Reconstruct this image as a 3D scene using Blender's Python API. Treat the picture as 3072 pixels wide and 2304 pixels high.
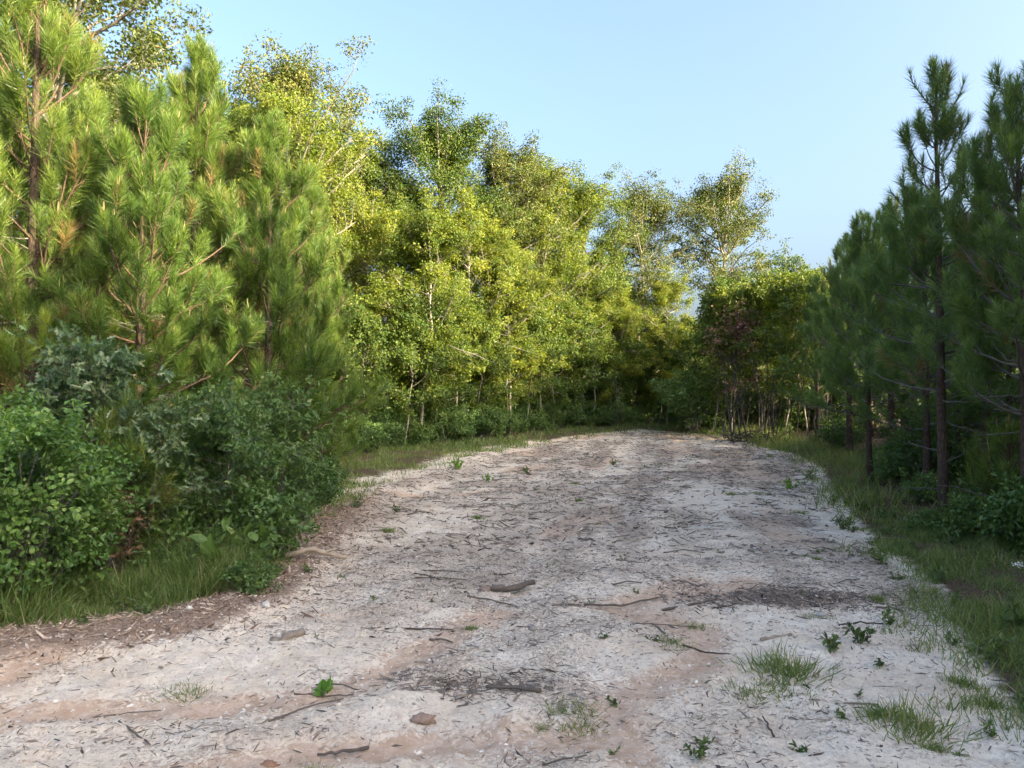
import bpy, math
import numpy as np
from mathutils import Vector, Quaternion

R = math.radians
for o in list(bpy.data.objects):
    bpy.data.objects.remove(o, do_unlink=True)
scene = bpy.context.scene
C = scene.collection

# ------------------------------------------------------------------ camera
EYE = 1.65
cd = bpy.data.cameras.new('camera'); cam = bpy.data.objects.new('camera', cd); C.objects.link(cam)
cd.sensor_width = 36; cd.lens = 26; cd.clip_start = 0.05; cd.clip_end = 2000
cam.location = (0, 0, EYE); cam.rotation_euler = (R(90 + 1.24), 0, 0)
scene.camera = cam
scene.render.resolution_x = 1024; scene.render.resolution_y = 768

# ------------------------------------------------------------------ sky and sun
SUN_EL, SUN_AZ = 20.5, 122.0          # azimuth clockwise from +Y (the view direction)
w = bpy.data.worlds.new('World'); scene.world = w; w.use_nodes = True
wn = w.node_tree; bg = wn.nodes['Background']
sky = wn.nodes.new('ShaderNodeTexSky'); sky.sky_type = 'NISHITA'; sky.sun_disc = False
sky.sun_elevation = R(SUN_EL); sky.sun_rotation = R(SUN_AZ)
sky.altitude = 100; sky.air_density = 1.0; sky.dust_density = 10; sky.ozone_density = 2.7
wn.links.new(sky.outputs[0], bg.inputs[0]); bg.inputs[1].default_value = 0.15
sd = bpy.data.lights.new('sun', 'SUN'); sun = bpy.data.objects.new('sun', sd); C.objects.link(sun)
sd.energy = 4.2; sd.angle = R(0.5); sd.color = (1.0, 0.84, 0.54)
sv = Vector((math.sin(R(SUN_AZ)) * math.cos(R(SUN_EL)), math.cos(R(SUN_AZ)) * math.cos(R(SUN_EL)), math.sin(R(SUN_EL))))
sun.rotation_euler = sv.to_track_quat('Z', 'Y').to_euler(); sun.location = (20, -10, 30)
vs = scene.view_settings
vs.view_transform = 'Standard'; vs.look = 'None'; vs.gamma = 1.0; vs.use_curve_mapping = False
vs.exposure = 2.22
cy = scene.cycles; cy.max_bounces = 6; cy.diffuse_bounces = 3; cy.glossy_bounces = 1; cy.transmission_bounces = 3; cy.use_adaptive_sampling = True; cy.adaptive_threshold = .025

# ------------------------------------------------------------------ numeric helpers
def h2(ix, iy, seed):
    n = (ix.astype(np.int64) * 374761393 + iy.astype(np.int64) * 668265263 + seed * 1442695041) & 0x7fffffff
    n = ((n ^ (n >> 13)) * 1274126177) & 0x7fffffff
    return ((n ^ (n >> 16)) & 0xffff) / 65535.0
def vnoise(x, y, seed=0):
    x = np.asarray(x, float); y = np.asarray(y, float)
    ix = np.floor(x); iy = np.floor(y); fx = x - ix; fy = y - iy
    fx = fx * fx * (3 - 2 * fx); fy = fy * fy * (3 - 2 * fy)
    a = h2(ix, iy, seed); b = h2(ix + 1, iy, seed); c = h2(ix, iy + 1, seed); d = h2(ix + 1, iy + 1, seed)
    return (a * (1 - fx) + b * fx) * (1 - fy) + (c * (1 - fx) + d * fx) * fy
def fbm(x, y, f, seed=0, octv=4):
    s = 0; a = .5; t = 0
    for k in range(octv):
        s = s + a * vnoise(np.asarray(x) * f, np.asarray(y) * f, seed + k * 17); t += a; a *= .5; f *= 2.03
    return s / t
def sstep(a, b, x):
    t = np.clip((x - a) / (b - a), 0, 1); return t * t * (3 - 2 * t)
def nrm(v):
    return v / np.maximum(np.linalg.norm(v, axis=-1, keepdims=True), 1e-9)
def rdir(rg, n):
    return nrm(rg.normal(size=(n, 3)))

# ground plan of the graded clearing, metres, camera at the origin looking along +Y
CLEAR = np.array([(-9, 4.6), (-3.34, 4.75), (-2.35, 5.2), (-2.07, 6.05), (-2.25, 7.85), (-2.35, 9.9), (-2.2, 13.4), (-0.75, 22.0),
                  (1.6, 27.5), (5.9, 33.5), (8.2, 29.0), (8.1, 21.8), (7.2, 18.0), (5.8, 14.2), (4.0, 8.6), (3.56, 6.66),
                  (2.78, 4.92), (2.25, 3.58), (2.1, 2.0), (2.6, -6), (-9, -6)], float)
def seg_dist(x, y, P, closed=False):
    x = np.asarray(x, float); y = np.asarray(y, float)
    best = np.full(x.shape, 1e9)
    n = len(P) if closed else len(P) - 1
    for i in range(n):
        a = P[i]; b = P[(i + 1) % len(P)]; ab = b - a
        t = np.clip(((x - a[0]) * ab[0] + (y - a[1]) * ab[1]) / (ab @ ab), 0, 1)
        best = np.minimum(best, np.hypot(x - a[0] - t * ab[0], y - a[1] - t * ab[1]))
    return best
def inside(x, y, P):
    r = np.zeros(np.shape(x), bool)
    for i in range(len(P)):
        x1, y1 = P[i]; x2, y2 = P[(i + 1) % len(P)]
        if y1 == y2: continue
        c = ((y1 > y) != (y2 > y)) & (x < (x2 - x1) * (y - y1) / (y2 - y1) + x1)
        r ^= c
    return r
def sdf(x, y):
    """positive inside the clearing, with a ragged outline"""
    x = np.asarray(x, float); y = np.asarray(y, float)
    d = seg_dist(x, y, CLEAR, True)
    return np.where(inside(x, y, CLEAR), d, -d) + (fbm(x, y, 1.1, 5, 3) - .5) * .7
RILLS = [np.array(p, float) for p in (
    [(1.75, 6.9), (1.15, 6.1), (0.7, 5.75), (1.25, 5.15), (1.15, 4.55), (0.6, 4.1), (0.52, 3.6), (0.55, 2.6)],
    [(-0.1, 5.7), (-0.6, 5.1), (-1.1, 4.3), (-1.9, 4.0), (-3.2, 3.75)],
    [(0.7, 5.75), (1.7, 6.5), (2.1, 6.9)],
    [(-1.9, 2.95), (-0.5, 3.7), (0.4, 3.75)],
    [(-2.0, 12.6), (-0.4, 14.0), (1.5, 14.2), (2.6, 13.6)],
    [(3.0, 21.0), (5.2, 18.5), (5.6, 16.5)])]
def rill(x, y):
    d = np.minimum.reduce([seg_dist(x + (fbm(x, y, .9, 31, 2) - .5) * .5, y + (fbm(x, y, .9, 37, 2) - .5) * .5, P) for P in RILLS])
    return d
LEFTB = CLEAR[1:8]
def zg(x, y):
    x = np.asarray(x, float); y = np.asarray(y, float)
    s = sdf(x, y)
    z = (fbm(x, y, .16, 1, 2) - .5) * .24 + (fbm(x, y, .75, 2, 3) - .5) * .10
    cl = sstep(-.5, .3, s)
    z = z + cl * ((fbm(x, y, 3.2, 3, 3) - .5) * .055 + (fbm(x * .8 + y * .35, y, 11, 4, 2) - .5) * .045)
    dl = seg_dist(x, y, LEFTB)
    z = z + .13 * np.exp(-(dl / .45) ** 2) * sstep(0, .6, fbm(x, y, .5, 9, 2) + .25)
    z = z - .035 * np.exp(-(rill(x, y) / .16) ** 2) * sstep(40, 15, y)
    z = z - .03 * cl * np.exp(-((np.abs(trackx(x, y) - .25) - .85) / .2) ** 2)
    z = z + .10 * sstep(.2, -1.5, s) + .25 * sstep(14, 36, y) * sstep(-20, 4, x)
    return z
def z1(x, y): return float(zg(np.array([x]), np.array([y]))[0])

# ------------------------------------------------------------------ mesh helpers
class Geo:
    def __init__(self): self.V = []; self.Q = []; self.T = []; self.A = []; self.n = 0
    def add(self, V, F, a=0.0):
        V = np.asarray(V, float).reshape(-1, 3); F = np.asarray(F, np.int64)
        (self.Q if F.shape[1] == 4 else self.T).append(F + self.n)
        self.V.append(V); self.A.append(np.broadcast_to(np.asarray(a, float), (len(V),)).copy()); self.n += len(V)
    def more(self, F, n0):
        F = np.asarray(F, np.int64); (self.Q if F.shape[1] == 4 else self.T).append(F + n0)
    def mesh(self, name, mat, smooth=False):
        V = np.concatenate(self.V).astype(np.float32); A = np.concatenate(self.A).astype(np.float32)
        T = np.concatenate(self.T) if self.T else np.zeros((0, 3), np.int64)
        Q = np.concatenate(self.Q) if self.Q else np.zeros((0, 4), np.int64)
        m = bpy.data.meshes.new(name)
        m.vertices.add(len(V)); m.vertices.foreach_set('co', V.ravel())
        m.loops.add(T.size + Q.size); m.loops.foreach_set('vertex_index', np.concatenate([T.ravel(), Q.ravel()]).astype(np.int32))
        tot = np.concatenate([np.full(len(T), 3), np.full(len(Q), 4)]).astype(np.int32)
        st = np.concatenate([[0], np.cumsum(tot)[:-1]]).astype(np.int32)
        m.polygons.add(len(tot)); m.polygons.foreach_set('loop_start', st)
        m.polygons.foreach_set('use_smooth', np.full(len(tot), smooth, bool))
        at = m.attributes.new('tint', 'FLOAT', 'POINT'); at.data.foreach_set('value', A)
        m.update(calc_edges=True); m.materials.append(mat)
        return m
def tubes(geo, P, Rr, sides=6, a=0.0, cap=False):
    """P (B,n,3) centre lines, Rr (B,n) radii"""
    P = np.asarray(P, float); Rr = np.asarray(Rr, float)
    if P.ndim == 2: P = P[None]; Rr = Rr[None]
    B, n, _ = P.shape
    t = nrm(np.gradient(P, axis=1))
    mt = nrm(t.mean(1))
    ref = np.where(np.abs(mt[:, 2:3]) > .8, np.array([[1., 0, 0]]), np.array([[0, 0, 1.]]))[:, None, :]
    u = nrm(np.cross(t, ref)); v = np.cross(t, u)
    an = np.arange(sides) / sides * 2 * np.pi
    ring = u[:, :, None, :] * np.cos(an)[None, None, :, None] + v[:, :, None, :] * np.sin(an)[None, None, :, None]
    V = P[:, :, None, :] + ring * Rr[:, :, None, None]
    b = np.arange(B)[:, None, None] * n * sides; i = np.arange(n - 1)[None, :, None] * sides; k = np.arange(sides)[None, None, :]; k2 = (k + 1) % sides
    F = np.stack([b + i + k, b + i + k2, b + i + sides + k2, b + i + sides + k], -1).reshape(-1, 4)
    n0 = geo.n
    a = np.asarray(a, float)
    if a.ndim == 1: a = np.repeat(a, n * sides)
    geo.add(V.reshape(-1, 3), F, a)
    if cap:
        for q in range(B):
            for e, s in ((0, 1), (n - 1, -1)):
                idx = n0 + q * n * sides + e * sides + np.arange(sides)
                if s > 0: idx = idx[::-1]
                geo.more(np.array([[idx[0], idx[j], idx[j + 1]] for j in range(1, sides - 1)]), 0)

# leaf outlines: (along, across, lift) and faces
def tmpl(kind):
    if kind == 'diamond':
        return np.array([(0, 0, 0), (.45, .5, .07), (1, 0, -.05), (.45, -.5, .07)]), np.array([(0, 2, 1), (0, 3, 2)])
    if kind == 'ovate':
        P = [(0, 0, 0), (.22, .34, .05), (.55, .5, .08), (.85, .28, .03), (1, 0, -.06), (.85, -.28, .03), (.55, -.5, .08), (.22, -.34, .05), (.5, 0, 0)]
        return np.array(P), np.array([(8, i, i + 1) for i in range(7)] + [(8, 7, 0)])
    if kind == 'lobed':
        s = [(0, .03), (.14, .12), (.2, .34), (.3, .13), (.42, .2), (.52, .52), (.62, .16), (.74, .18), (.82, .36), (.88, .12), (1, 0)]
        P = [(t, v, abs(v) * .18 - .12 * t * t) for t, v in s] + [(t, -v, abs(v) * .18 - .12 * t * t) for t, v in s[-2::-1]]
        mid = [(.1, 0, 0), (.3, 0, -.01), (.5, 0, -.03), (.7, 0, -.06), (.9, 0, -.1)]
        n = len(P); P = P + mid; F = []
        def m(t): return n + int(np.argmin([abs(t - q[0]) for q in mid]))
        for i in range(n - 1):
            a, b = m(P[i][0]), m(P[i + 1][0]); F.append((i + 1, i, a))
            if a != b: F.append((i + 1, a, b))
        return np.array(P), np.array(F)
    if kind == 'needle':
        return np.array([(0, .5, 0), (0, -.5, 0), (1, 0, 0)]), np.array([(0, 1, 2)])
    if kind == 'blade':
        return np.array([(0, .5, 0), (0, -.5, 0), (.5, .42, .0), (.5, -.42, .0), (.95, 0, -.18)]), np.array([(0, 1, 3), (0, 3, 2), (2, 3, 4)])
TM = {k: tmpl(k) for k in ('diamond', 'ovate', 'lobed', 'needle', 'blade')}
def leaves(geo, kind, c, ax, nm, L, W, tint):
    T, F = TM[kind]
    ax = nrm(ax); sd_ = nrm(np.cross(nm, ax)); up = np.cross(ax, sd_)
    L = np.broadcast_to(L, (len(c),))[:, None, None]; W = np.broadcast_to(W, (len(c),))[:, None, None]
    V = c[:, None, :] + ax[:, None, :] * (T[None, :, 0:1] * L) + sd_[:, None, :] * (T[None, :, 1:2] * W) + up[:, None, :] * (T[None, :, 2:3] * L)
    k = len(T); FF = (F[None] + (np.arange(len(c)) * k)[:, None, None]).reshape(-1, 3)
    geo.add(V.reshape(-1, 3), FF, np.repeat(np.broadcast_to(tint, (len(c),)), k))

# ------------------------------------------------------------------ materials
def newmat(name):
    m = bpy.data.materials.new(name); m.use_nodes = True
    nt = m.node_tree; nt.nodes.clear()
    out = nt.nodes.new('ShaderNodeOutputMaterial')
    return m, nt, out
def nd(nt, typ, **kw):
    n = nt.nodes.new(typ)
    for k, v in kw.items():
        if k.startswith('i_'): n.inputs[k[2:]].default_value = v
        else: setattr(n, k, v)
    return n
def c4(c): return (c[0], c[1], c[2], 1)
def ramp(nt, stops, src=None):
    r = nt.nodes.new('ShaderNodeValToRGB'); e = r.color_ramp.elements
    while len(e) < len(stops): e.new(.5)
    for q, (p, c) in zip(e, stops): q.position = p; q.color = c4(c)
    if src is not None: nt.links.new(src, r.inputs[0])
    return r
def mixc(nt, fac, a, b, mode='MIX'):
    n = nt.nodes.new('ShaderNodeMix'); n.data_type = 'RGBA'; n.blend_type = mode
    for s, v in ((n.inputs[0], fac), (n.inputs[6], a), (n.inputs[7], b)):
        if isinstance(v, (int, float)): s.default_value = v
        elif isinstance(v, tuple): s.default_value = c4(v)
        else: nt.links.new(v, s)
    return n.outputs[2]
def math_(nt, op, a, b=0.0, clamp=False):
    n = nt.nodes.new('ShaderNodeMath'); n.operation = op; n.use_clamp = clamp
    for s, v in ((n.inputs[0], a), (n.inputs[1], b)):
        if isinstance(v, (int, float)): s.default_value = v
        else: nt.links.new(v, s)
    return n.outputs[0]
def leafmat(name, stops, trans=.35, tcol=None, rough=.55, spec=.3, vary=.25):
    m, nt, out = newmat(name); L = nt.links.new
    at = nd(nt, 'ShaderNodeAttribute', attribute_name='tint')
    oi = nd(nt, 'ShaderNodeObjectInfo')
    r = ramp(nt, stops, at.outputs['Fac'])
    val = math_(nt, 'ADD', math_(nt, 'MULTIPLY', oi.outputs['Random'], vary), 1 - vary / 2)
    hsv = nd(nt, 'ShaderNodeHueSaturation'); L(r.outputs[0], hsv.inputs['Color']); L(val, hsv.inputs['Value'])
    hue = math_(nt, 'ADD', math_(nt, 'MULTIPLY', oi.outputs['Random'], -.022), .512); L(hue, hsv.inputs['Hue'])
    p = nd(nt, 'ShaderNodeBsdfPrincipled'); p.inputs['Roughness'].default_value = rough
    p.inputs['Specular IOR Level'].default_value = spec
    L(hsv.outputs[0], p.inputs['Base Color'])
    tr = nd(nt, 'ShaderNodeBsdfTranslucent')
    L(mixc(nt, 1.0, hsv.outputs[0], tcol or (1.5, 1.45, .6), 'MULTIPLY'), tr.inputs[0])
    mx = nd(nt, 'ShaderNodeMixShader'); mx.inputs[0].default_value = trans
    L(p.outputs[0], mx.inputs[1]); L(tr.outputs[0], mx.inputs[2]); L(mx.outputs[0], out.inputs[0])
    return m
def barkmat(name, a, b, scale=(22, 22, 5), bump=.6, c=None):
    m, nt, out = newmat(name); L = nt.links.new
    tc = nd(nt, 'ShaderNodeTexCoord'); mp = nd(nt, 'ShaderNodeMapping'); mp.inputs['Scale'].default_value = scale
    L(tc.outputs['Object'], mp.inputs[0])
    vo = nd(nt, 'ShaderNodeTexVoronoi', feature='DISTANCE_TO_EDGE'); L(mp.outputs[0], vo.inputs['Vector']); vo.inputs['Scale'].default_value = 1.6
    no = nd(nt, 'ShaderNodeTexNoise'); L(mp.outputs[0], no.inputs['Vector']); no.inputs['Scale'].default_value = 1.3; no.inputs['Detail'].default_value = 5
    f = math_(nt, 'MULTIPLY', math_(nt, 'MULTIPLY', vo.outputs[0], 3.0, True), no.outputs[0])
    r = ramp(nt, [(.0, a), (.35, tuple((x + y) / 2 for x, y in zip(a, b))), (.75, b)], f)
    col = r.outputs[0]
    if c:
        n2 = nd(nt, 'ShaderNodeTexNoise'); L(tc.outputs['Object'], n2.inputs['Vector']); n2.inputs['Scale'].default_value = 4
        col = mixc(nt, math_(nt, 'MULTIPLY', n2.outputs[0], .7), col, c)
    p = nd(nt, 'ShaderNodeBsdfPrincipled'); L(col, p.inputs['Base Color']); p.inputs['Roughness'].default_value = .9
    p.inputs['Specular IOR Level'].default_value = .15
    bp = nd(nt, 'ShaderNodeBump'); bp.inputs['Strength'].default_value = bump; bp.inputs['Distance'].default_value = .02
    L(f, bp.inputs['Height']); L(bp.outputs[0], p.inputs['Normal']); L(p.outputs[0], out.inputs[0])
    return m
def tintmat(name, stops, rough=.9, noise=30, spec=.15, amt=.5):
    m, nt, out = newmat(name); L = nt.links.new
    at = nd(nt, 'ShaderNodeAttribute', attribute_name='tint'); r = ramp(nt, stops, at.outputs['Fac'])
    tc = nd(nt, 'ShaderNodeTexCoord'); no = nd(nt, 'ShaderNodeTexNoise'); L(tc.outputs['Object'], no.inputs['Vector'])
    no.inputs['Scale'].default_value = noise; no.inputs['Detail'].default_value = 4
    f = math_(nt, 'ADD', math_(nt, 'MULTIPLY', no.outputs[0], amt * 2), 1 - amt)
    cc = nd(nt, 'ShaderNodeHueSaturation'); L(r.outputs[0], cc.inputs['Color']); L(f, cc.inputs['Value'])
    p = nd(nt, 'ShaderNodeBsdfPrincipled'); L(cc.outputs[0], p.inputs['Base Color']); p.inputs['Roughness'].default_value = rough
    p.inputs['Specular IOR Level'].default_value = spec
    bp = nd(nt, 'ShaderNodeBump'); bp.inputs['Strength'].default_value = .5; bp.inputs['Distance'].default_value = .01
    L(no.outputs[0], bp.inputs['Height']); L(bp.outputs[0], p.inputs['Normal']); L(p.outputs[0], out.inputs[0])
    return m

M = {}
M['needle'] = leafmat('pine_needles', [(0, (.06, .115, .026)), (.5, (.12, .19, .034)), (.93, (.23, .29, .05)), (1, (.27, .20, .08))], .34, (1.5, 1.5, .6), .45, .4, .2)
M['needle_shade'] = leafmat('pine_needles_shade_tone', [(0, (.075, .14, .046)), (.6, (.15, .235, .068)), (.93, (.23, .30, .09)), (1, (.26, .19, .09))], .38, (1.5, 1.5, .7), .45, .4, .2)  # needles seen in shade: cool cast and lifted brightness put into the colour
M['candle'] = leafmat('pine_candles', [(0, (.22, .24, .09)), (1, (.30, .19, .10))], .1)
M['pinebark'] = barkmat('pine_bark', (.035, .024, .019), (.17, .105, .072), c=(.11, .085, .07))
M['pinebranch'] = barkmat('pine_branch_bark', (.09, .062, .042), (.24, .165, .11), (40, 40, 40), .4)
M['bark'] = barkmat('hardwood_bark', (.12, .105, .085), (.36, .33, .28), (14, 14, 5), .4, (.27, .25, .21))
M['palebark'] = barkmat('pale_bark', (.22, .20, .16), (.44, .41, .34), (12, 12, 4), .3)
M['greytwig'] = barkmat('grey_twig', (.10, .09, .08), (.26, .235, .215), (30, 30, 30), .3)
M['shadetwig'] = barkmat('shaded_twig', (.035, .03, .03), (.13, .115, .11), (30, 30, 30), .3)  # grey twig darkened, thicket shade put into the bark colour
M['oakleaf'] = leafmat('forest_leaves', [(0, (.032, .07, .012)), (.5, (.085, .135, .02)), (.9, (.16, .195, .032)), (1, (.20, .14, .045))], .36, (1.6, 1.5, .45), .5, .35, .35)
M['yellowleaf'] = leafmat('yellow_green_leaves', [(0, (.05, .095, .014)), (.5, (.145, .19, .024)), (1, (.27, .275, .04))], .40, (1.6, 1.5, .4), .5, .3, .3)
M['oliveleaf'] = leafmat('olive_forest_leaves', [(0, (.04, .07, .016)), (.5, (.10, .13, .028)), (.9, (.18, .185, .05)), (1, (.22, .14, .06))], .34, (1.5, 1.4, .5), .5, .35, .3)
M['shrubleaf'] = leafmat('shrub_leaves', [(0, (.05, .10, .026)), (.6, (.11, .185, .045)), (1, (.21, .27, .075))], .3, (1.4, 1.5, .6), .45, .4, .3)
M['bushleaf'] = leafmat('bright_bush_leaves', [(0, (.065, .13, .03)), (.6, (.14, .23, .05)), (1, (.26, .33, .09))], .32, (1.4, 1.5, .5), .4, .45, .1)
M['blueoak'] = leafmat('blue_green_oak_leaves', [(0, (.055, .105, .042)), (.6, (.11, .17, .07)), (1, (.22, .25, .13))], .25, (1.4, 1.5, .7), .35, .5, .2)
M['grass'] = leafmat('grass_blades', [(0, (.085, .14, .035)), (.5, (.16, .22, .058)), (.85, (.24, .28, .095)), (1, (.36, .31, .17))], .3, (1.4, 1.4, .6), .5, .3, .1)
M['weed'] = leafmat('weed_leaves', [(0, (.06, .10, .03)), (.6, (.11, .165, .045)), (1, (.20, .22, .08))], .3, None, .5, .3, .5)
M['seedling'] = leafmat('bright_seedling_leaves', [(0, (.12, .26, .04)), (1, (.22, .36, .07))], .35)
M['deadleaf'] = leafmat('dead_leaves', [(0, (.14, .08, .05)), (1, (.28, .17, .10))], .2, (1.2, 1.1, .8))
M['flower'] = leafmat('white_petals', [(0, (.7, .72, .62)), (1, (.8, .8, .75))], .2, (1, 1, 1))
M['chip'] = tintmat('wood_chips', [(0, (.07, .056, .047)), (.35, (.15, .122, .102)), (.7, (.28, .225, .18)), (.92, (.42, .34, .26)), (1, (.58, .50, .40))])
M['clod'] = tintmat('earth_clods', [(0, (.36, .26, .19)), (.5, (.55, .46, .38)), (1, (.74, .68, .60))])
M['straw'] = tintmat('brown_mulch', [(0, (.11, .07, .05)), (.5, (.26, .18, .13)), (.85, (.40, .30, .22)), (1, (.55, .45, .36))])
M['wood'] = tintmat('dead_wood', [(0, (.08, .065, .055)), (.5, (.20, .165, .135)), (1, (.42, .34, .26))], noise=18)
M['stone'] = tintmat('stone', [(0, (.30, .17, .11)), (.5, (.30, .27, .24)), (1, (.58, .55, .50))], noise=45)

def ground_material():
    m, nt, out = newmat('sandy_ground'); L = nt.links.new
    tc = nd(nt, 'ShaderNodeTexCoord')
    def noise(scale, detail=6, dist=0.0, sc=(1, 1, 1), rough=.55):
        mp = nd(nt, 'ShaderNodeMapping'); mp.inputs['Scale'].default_value = sc; L(tc.outputs['Object'], mp.inputs[0])
        n = nd(nt, 'ShaderNodeTexNoise'); L(mp.outputs[0], n.inputs['Vector'])
        n.inputs['Scale'].default_value = scale; n.inputs['Detail'].default_value = detail; n.inputs['Distortion'].default_value = dist; n.inputs['Roughness'].default_value = rough
        return n.outputs[0]
    def attr(n): return nd(nt, 'ShaderNodeAttribute', attribute_name=n).outputs['Fac']
    nA, nB, nC, nD = noise(1.3), noise(9), noise(45, 5, .6), noise(140, 3)
    sand = ramp(nt, [(.25, (.61, .47, .34)), (.48, (.82, .68, .52)), (.7, (.91, .81, .67))], nA).outputs[0]
    sand = mixc(nt, math_(nt, 'MULTIPLY', ramp(nt, [(.42, (0, 0, 0)), (.68, (1, 1, 1))], nB).outputs[0], .45), sand, (.55, .44, .35))
    nE = noise(22, 6, 1.2)
    sand = mixc(nt, math_(nt, 'MULTIPLY', ramp(nt, [(.47, (0, 0, 0)), (.66, (1, 1, 1))], nE).outputs[0], .55), sand, (.50, .40, .315))  # brown mottling; shade of the small relief is put into the colour too
    clay = ramp(nt, [(.3, (.42, .27, .17)), (.55, (.58, .40, .28)), (.75, (.70, .54, .42))], nB).outputs[0]
    cm = ramp(nt, [(.35, (0, 0, 0)), (.85, (1, 1, 1))], math_(nt, 'ADD', attr('clay'), math_(nt, 'MULTIPLY', math_(nt, 'SUBTRACT', nE, .5), 2.4))).outputs[0]
    col = mixc(nt, math_(nt, 'MULTIPLY', cm, .85), sand, clay)
    dirt = ramp(nt, [(.3, (.16, .13, .105)), (.6, (.31, .25, .20)), (.8, (.48, .40, .32))], nC).outputs[0]
    lm = math_(nt, 'ADD', attr('litter'), math_(nt, 'MULTIPLY', math_(nt, 'SUBTRACT', nC, .5), 2.6))
    lm = ramp(nt, [(.36, (0, 0, 0)), (.66, (1, 1, 1))], lm).outputs[0]
    col = mixc(nt, math_(nt, 'MULTIPLY', lm, .6), col, dirt)
    duff = ramp(nt, [(.3, (.055, .038, .024)), (.55, (.11, .075, .048)), (.75, (.20, .145, .10))], nC).outputs[0]
    dm = math_(nt, 'ADD', attr('duff'), math_(nt, 'MULTIPLY', math_(nt, 'SUBTRACT', nB, .5), .8))
    col = mixc(nt, ramp(nt, [(.35, (0, 0, 0)), (.65, (1, 1, 1))], dm).outputs[0], col, duff)
    mul = ramp(nt, [(.3, (.13, .085, .06)), (.5, (.27, .19, .14)), (.72, (.42, .32, .245))], nC).outputs[0]
    mm = math_(nt, 'ADD', attr('mulch'), math_(nt, 'MULTIPLY', math_(nt, 'SUBTRACT', nC, .5), .9))
    col = mixc(nt, ramp(nt, [(.35, (0, 0, 0)), (.6, (1, 1, 1))], mm).outputs[0], col, mul)
    col = mixc(nt, .35, col, ramp(nt, [(.3, (.55, .55, .55)), (.7, (1, 1, 1))], nD).outputs[0], 'MULTIPLY')
    p = nd(nt, 'ShaderNodeBsdfPrincipled'); p.inputs['Roughness'].default_value = .95; p.inputs['Specular IOR Level'].default_value = .1
    L(col, p.inputs['Base Color'])
    hgt = math_(nt, 'ADD', math_(nt, 'MULTIPLY', nC, .7), math_(nt, 'MULTIPLY', nD, .35))
    bp = nd(nt, 'ShaderNodeBump'); bp.inputs['Strength'].default_value = .8; bp.inputs['Distance'].default_value = .02
    L(hgt, bp.inputs['Height']); L(bp.outputs[0], p.inputs['Normal']); L(p.outputs[0], out.inputs[0])
    return m
M['ground'] = ground_material()

# ------------------------------------------------------------------ scene helpers
def tag(o, label=None, cat=None, group=None, kind=None):
    if label: o['label'] = label
    if cat: o['category'] = cat
    if group: o['group'] = group
    if kind: o['kind'] = kind
    return o
def obj(name, mesh, parent=None):
    o = bpy.data.objects.new(name, mesh); C.objects.link(o)
    if parent: o.parent = parent
    return o
def place(parts, name, x, y, label, cat, group=None, rz=0.0, s=1.0, sink=.03, tilt=(0, 0), sz=None):
    e = bpy.data.objects.new(name, None); C.objects.link(e); e.empty_display_size = .2
    e.location = (x, y, z1(x, y) - sink); e.rotation_euler = (tilt[0], tilt[1], rz); e.scale = (s, s, sz or s)
    tag(e, label, cat, group)
    for pn, me in parts:
        q = obj(pn, me, e)
        if pn in ('branches', 'dead_branches', 'candles', 'stems', 'twigs', 'blades', 'leaves', 'petals'): q['kind'] = 'stuff'
    return e
def spot(u, d):
    """ground position at distance d ahead on bearing u"""
    return (u - 1106) / 1598 * d, d

# ------------------------------------------------------------------ ground
def build_ground():
    ys = np.concatenate([np.linspace(-300, -12, 10), np.linspace(-10, 2.2, 26), 2.3 * np.exp(np.arange(0, 300) * .0098), [48, 55, 65, 80, 110, 160, 260, 420]])
    xs = np.concatenate([[-300, -180, -100, -60, -40, -28, -20, -15, -12], np.linspace(-10, -4.6, 36), np.arange(-4.5, 5.5, .031), np.linspace(5.55, 11, 60), [12, 14, 17, 21, 28, 40, 60, 100, 180, 300]])
    X, Y = np.meshgrid(xs, ys); x = X.ravel(); y = Y.ravel()
    z = zg(x, y)
    g = Geo(); nx = len(xs); ny = len(ys)
    i = np.arange(ny - 1)[:, None] * nx; k = np.arange(nx - 1)[None, :]
    F = np.stack([i + k, i + k + 1, i + nx + k + 1, i + nx + k], -1).reshape(-1, 4)
    g.add(np.stack([x, y, z], -1), F)
    me = g.mesh('ground', M['ground'], True)
    s = sdf(x, y); rl = rill(x, y)
    clay = np.exp(-(rl / .21) ** 2) * 1.0 + sstep(.50, .68, fbm(trackx(x, y) * 1.1, y * .38, .8, 51, 3)) * .85 + .45 * sstep(4.6, 3.4, y) * sstep(.4, .6, fbm(x, y, .5, 53, 3))
    clay = np.clip(clay, 0, 1)
    litter = litter_density(x, y)
    duff = np.where(x > 1, np.maximum(sstep(.0, -1.1, s), sstep(-.05, .5, x - np.interp(y, [2, 3.6, 4.9, 6.66, 8.6, 14.2, 18, 21.8, 29], [2, 2.3, 2.8, 3.6, 4.05, 5.9, 7.3, 8.1, 8.3]))) * .9, np.where(y > 9.5, sstep(-.1, -1.6, s) * .85, sstep(.25, -.5, s)))
    dl = seg_dist(x, y, LEFTB)
    mulch = .9 * np.exp(-(dl / .42) ** 2) * sstep(14, 9, y)
    mulch = np.maximum(mulch, .8 * np.exp(-(np.hypot((x - 2.35) / 1.0, (y - 6.3) / .45)) ** 2))
    for n, a in (('clay', clay), ('litter', litter), ('duff', duff), ('mulch', mulch)):
        at = me.attributes.new(n, 'FLOAT', 'POINT'); at.data.foreach_set('value', a.astype(np.float32))
    o = obj('ground', me); o['kind'] = 'structure'
def trackx(x, y): return x - np.interp(y, [0, 4, 8, 14, 22, 33], [-.2, .3, .9, 1.9, 3.8, 6.3])
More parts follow.
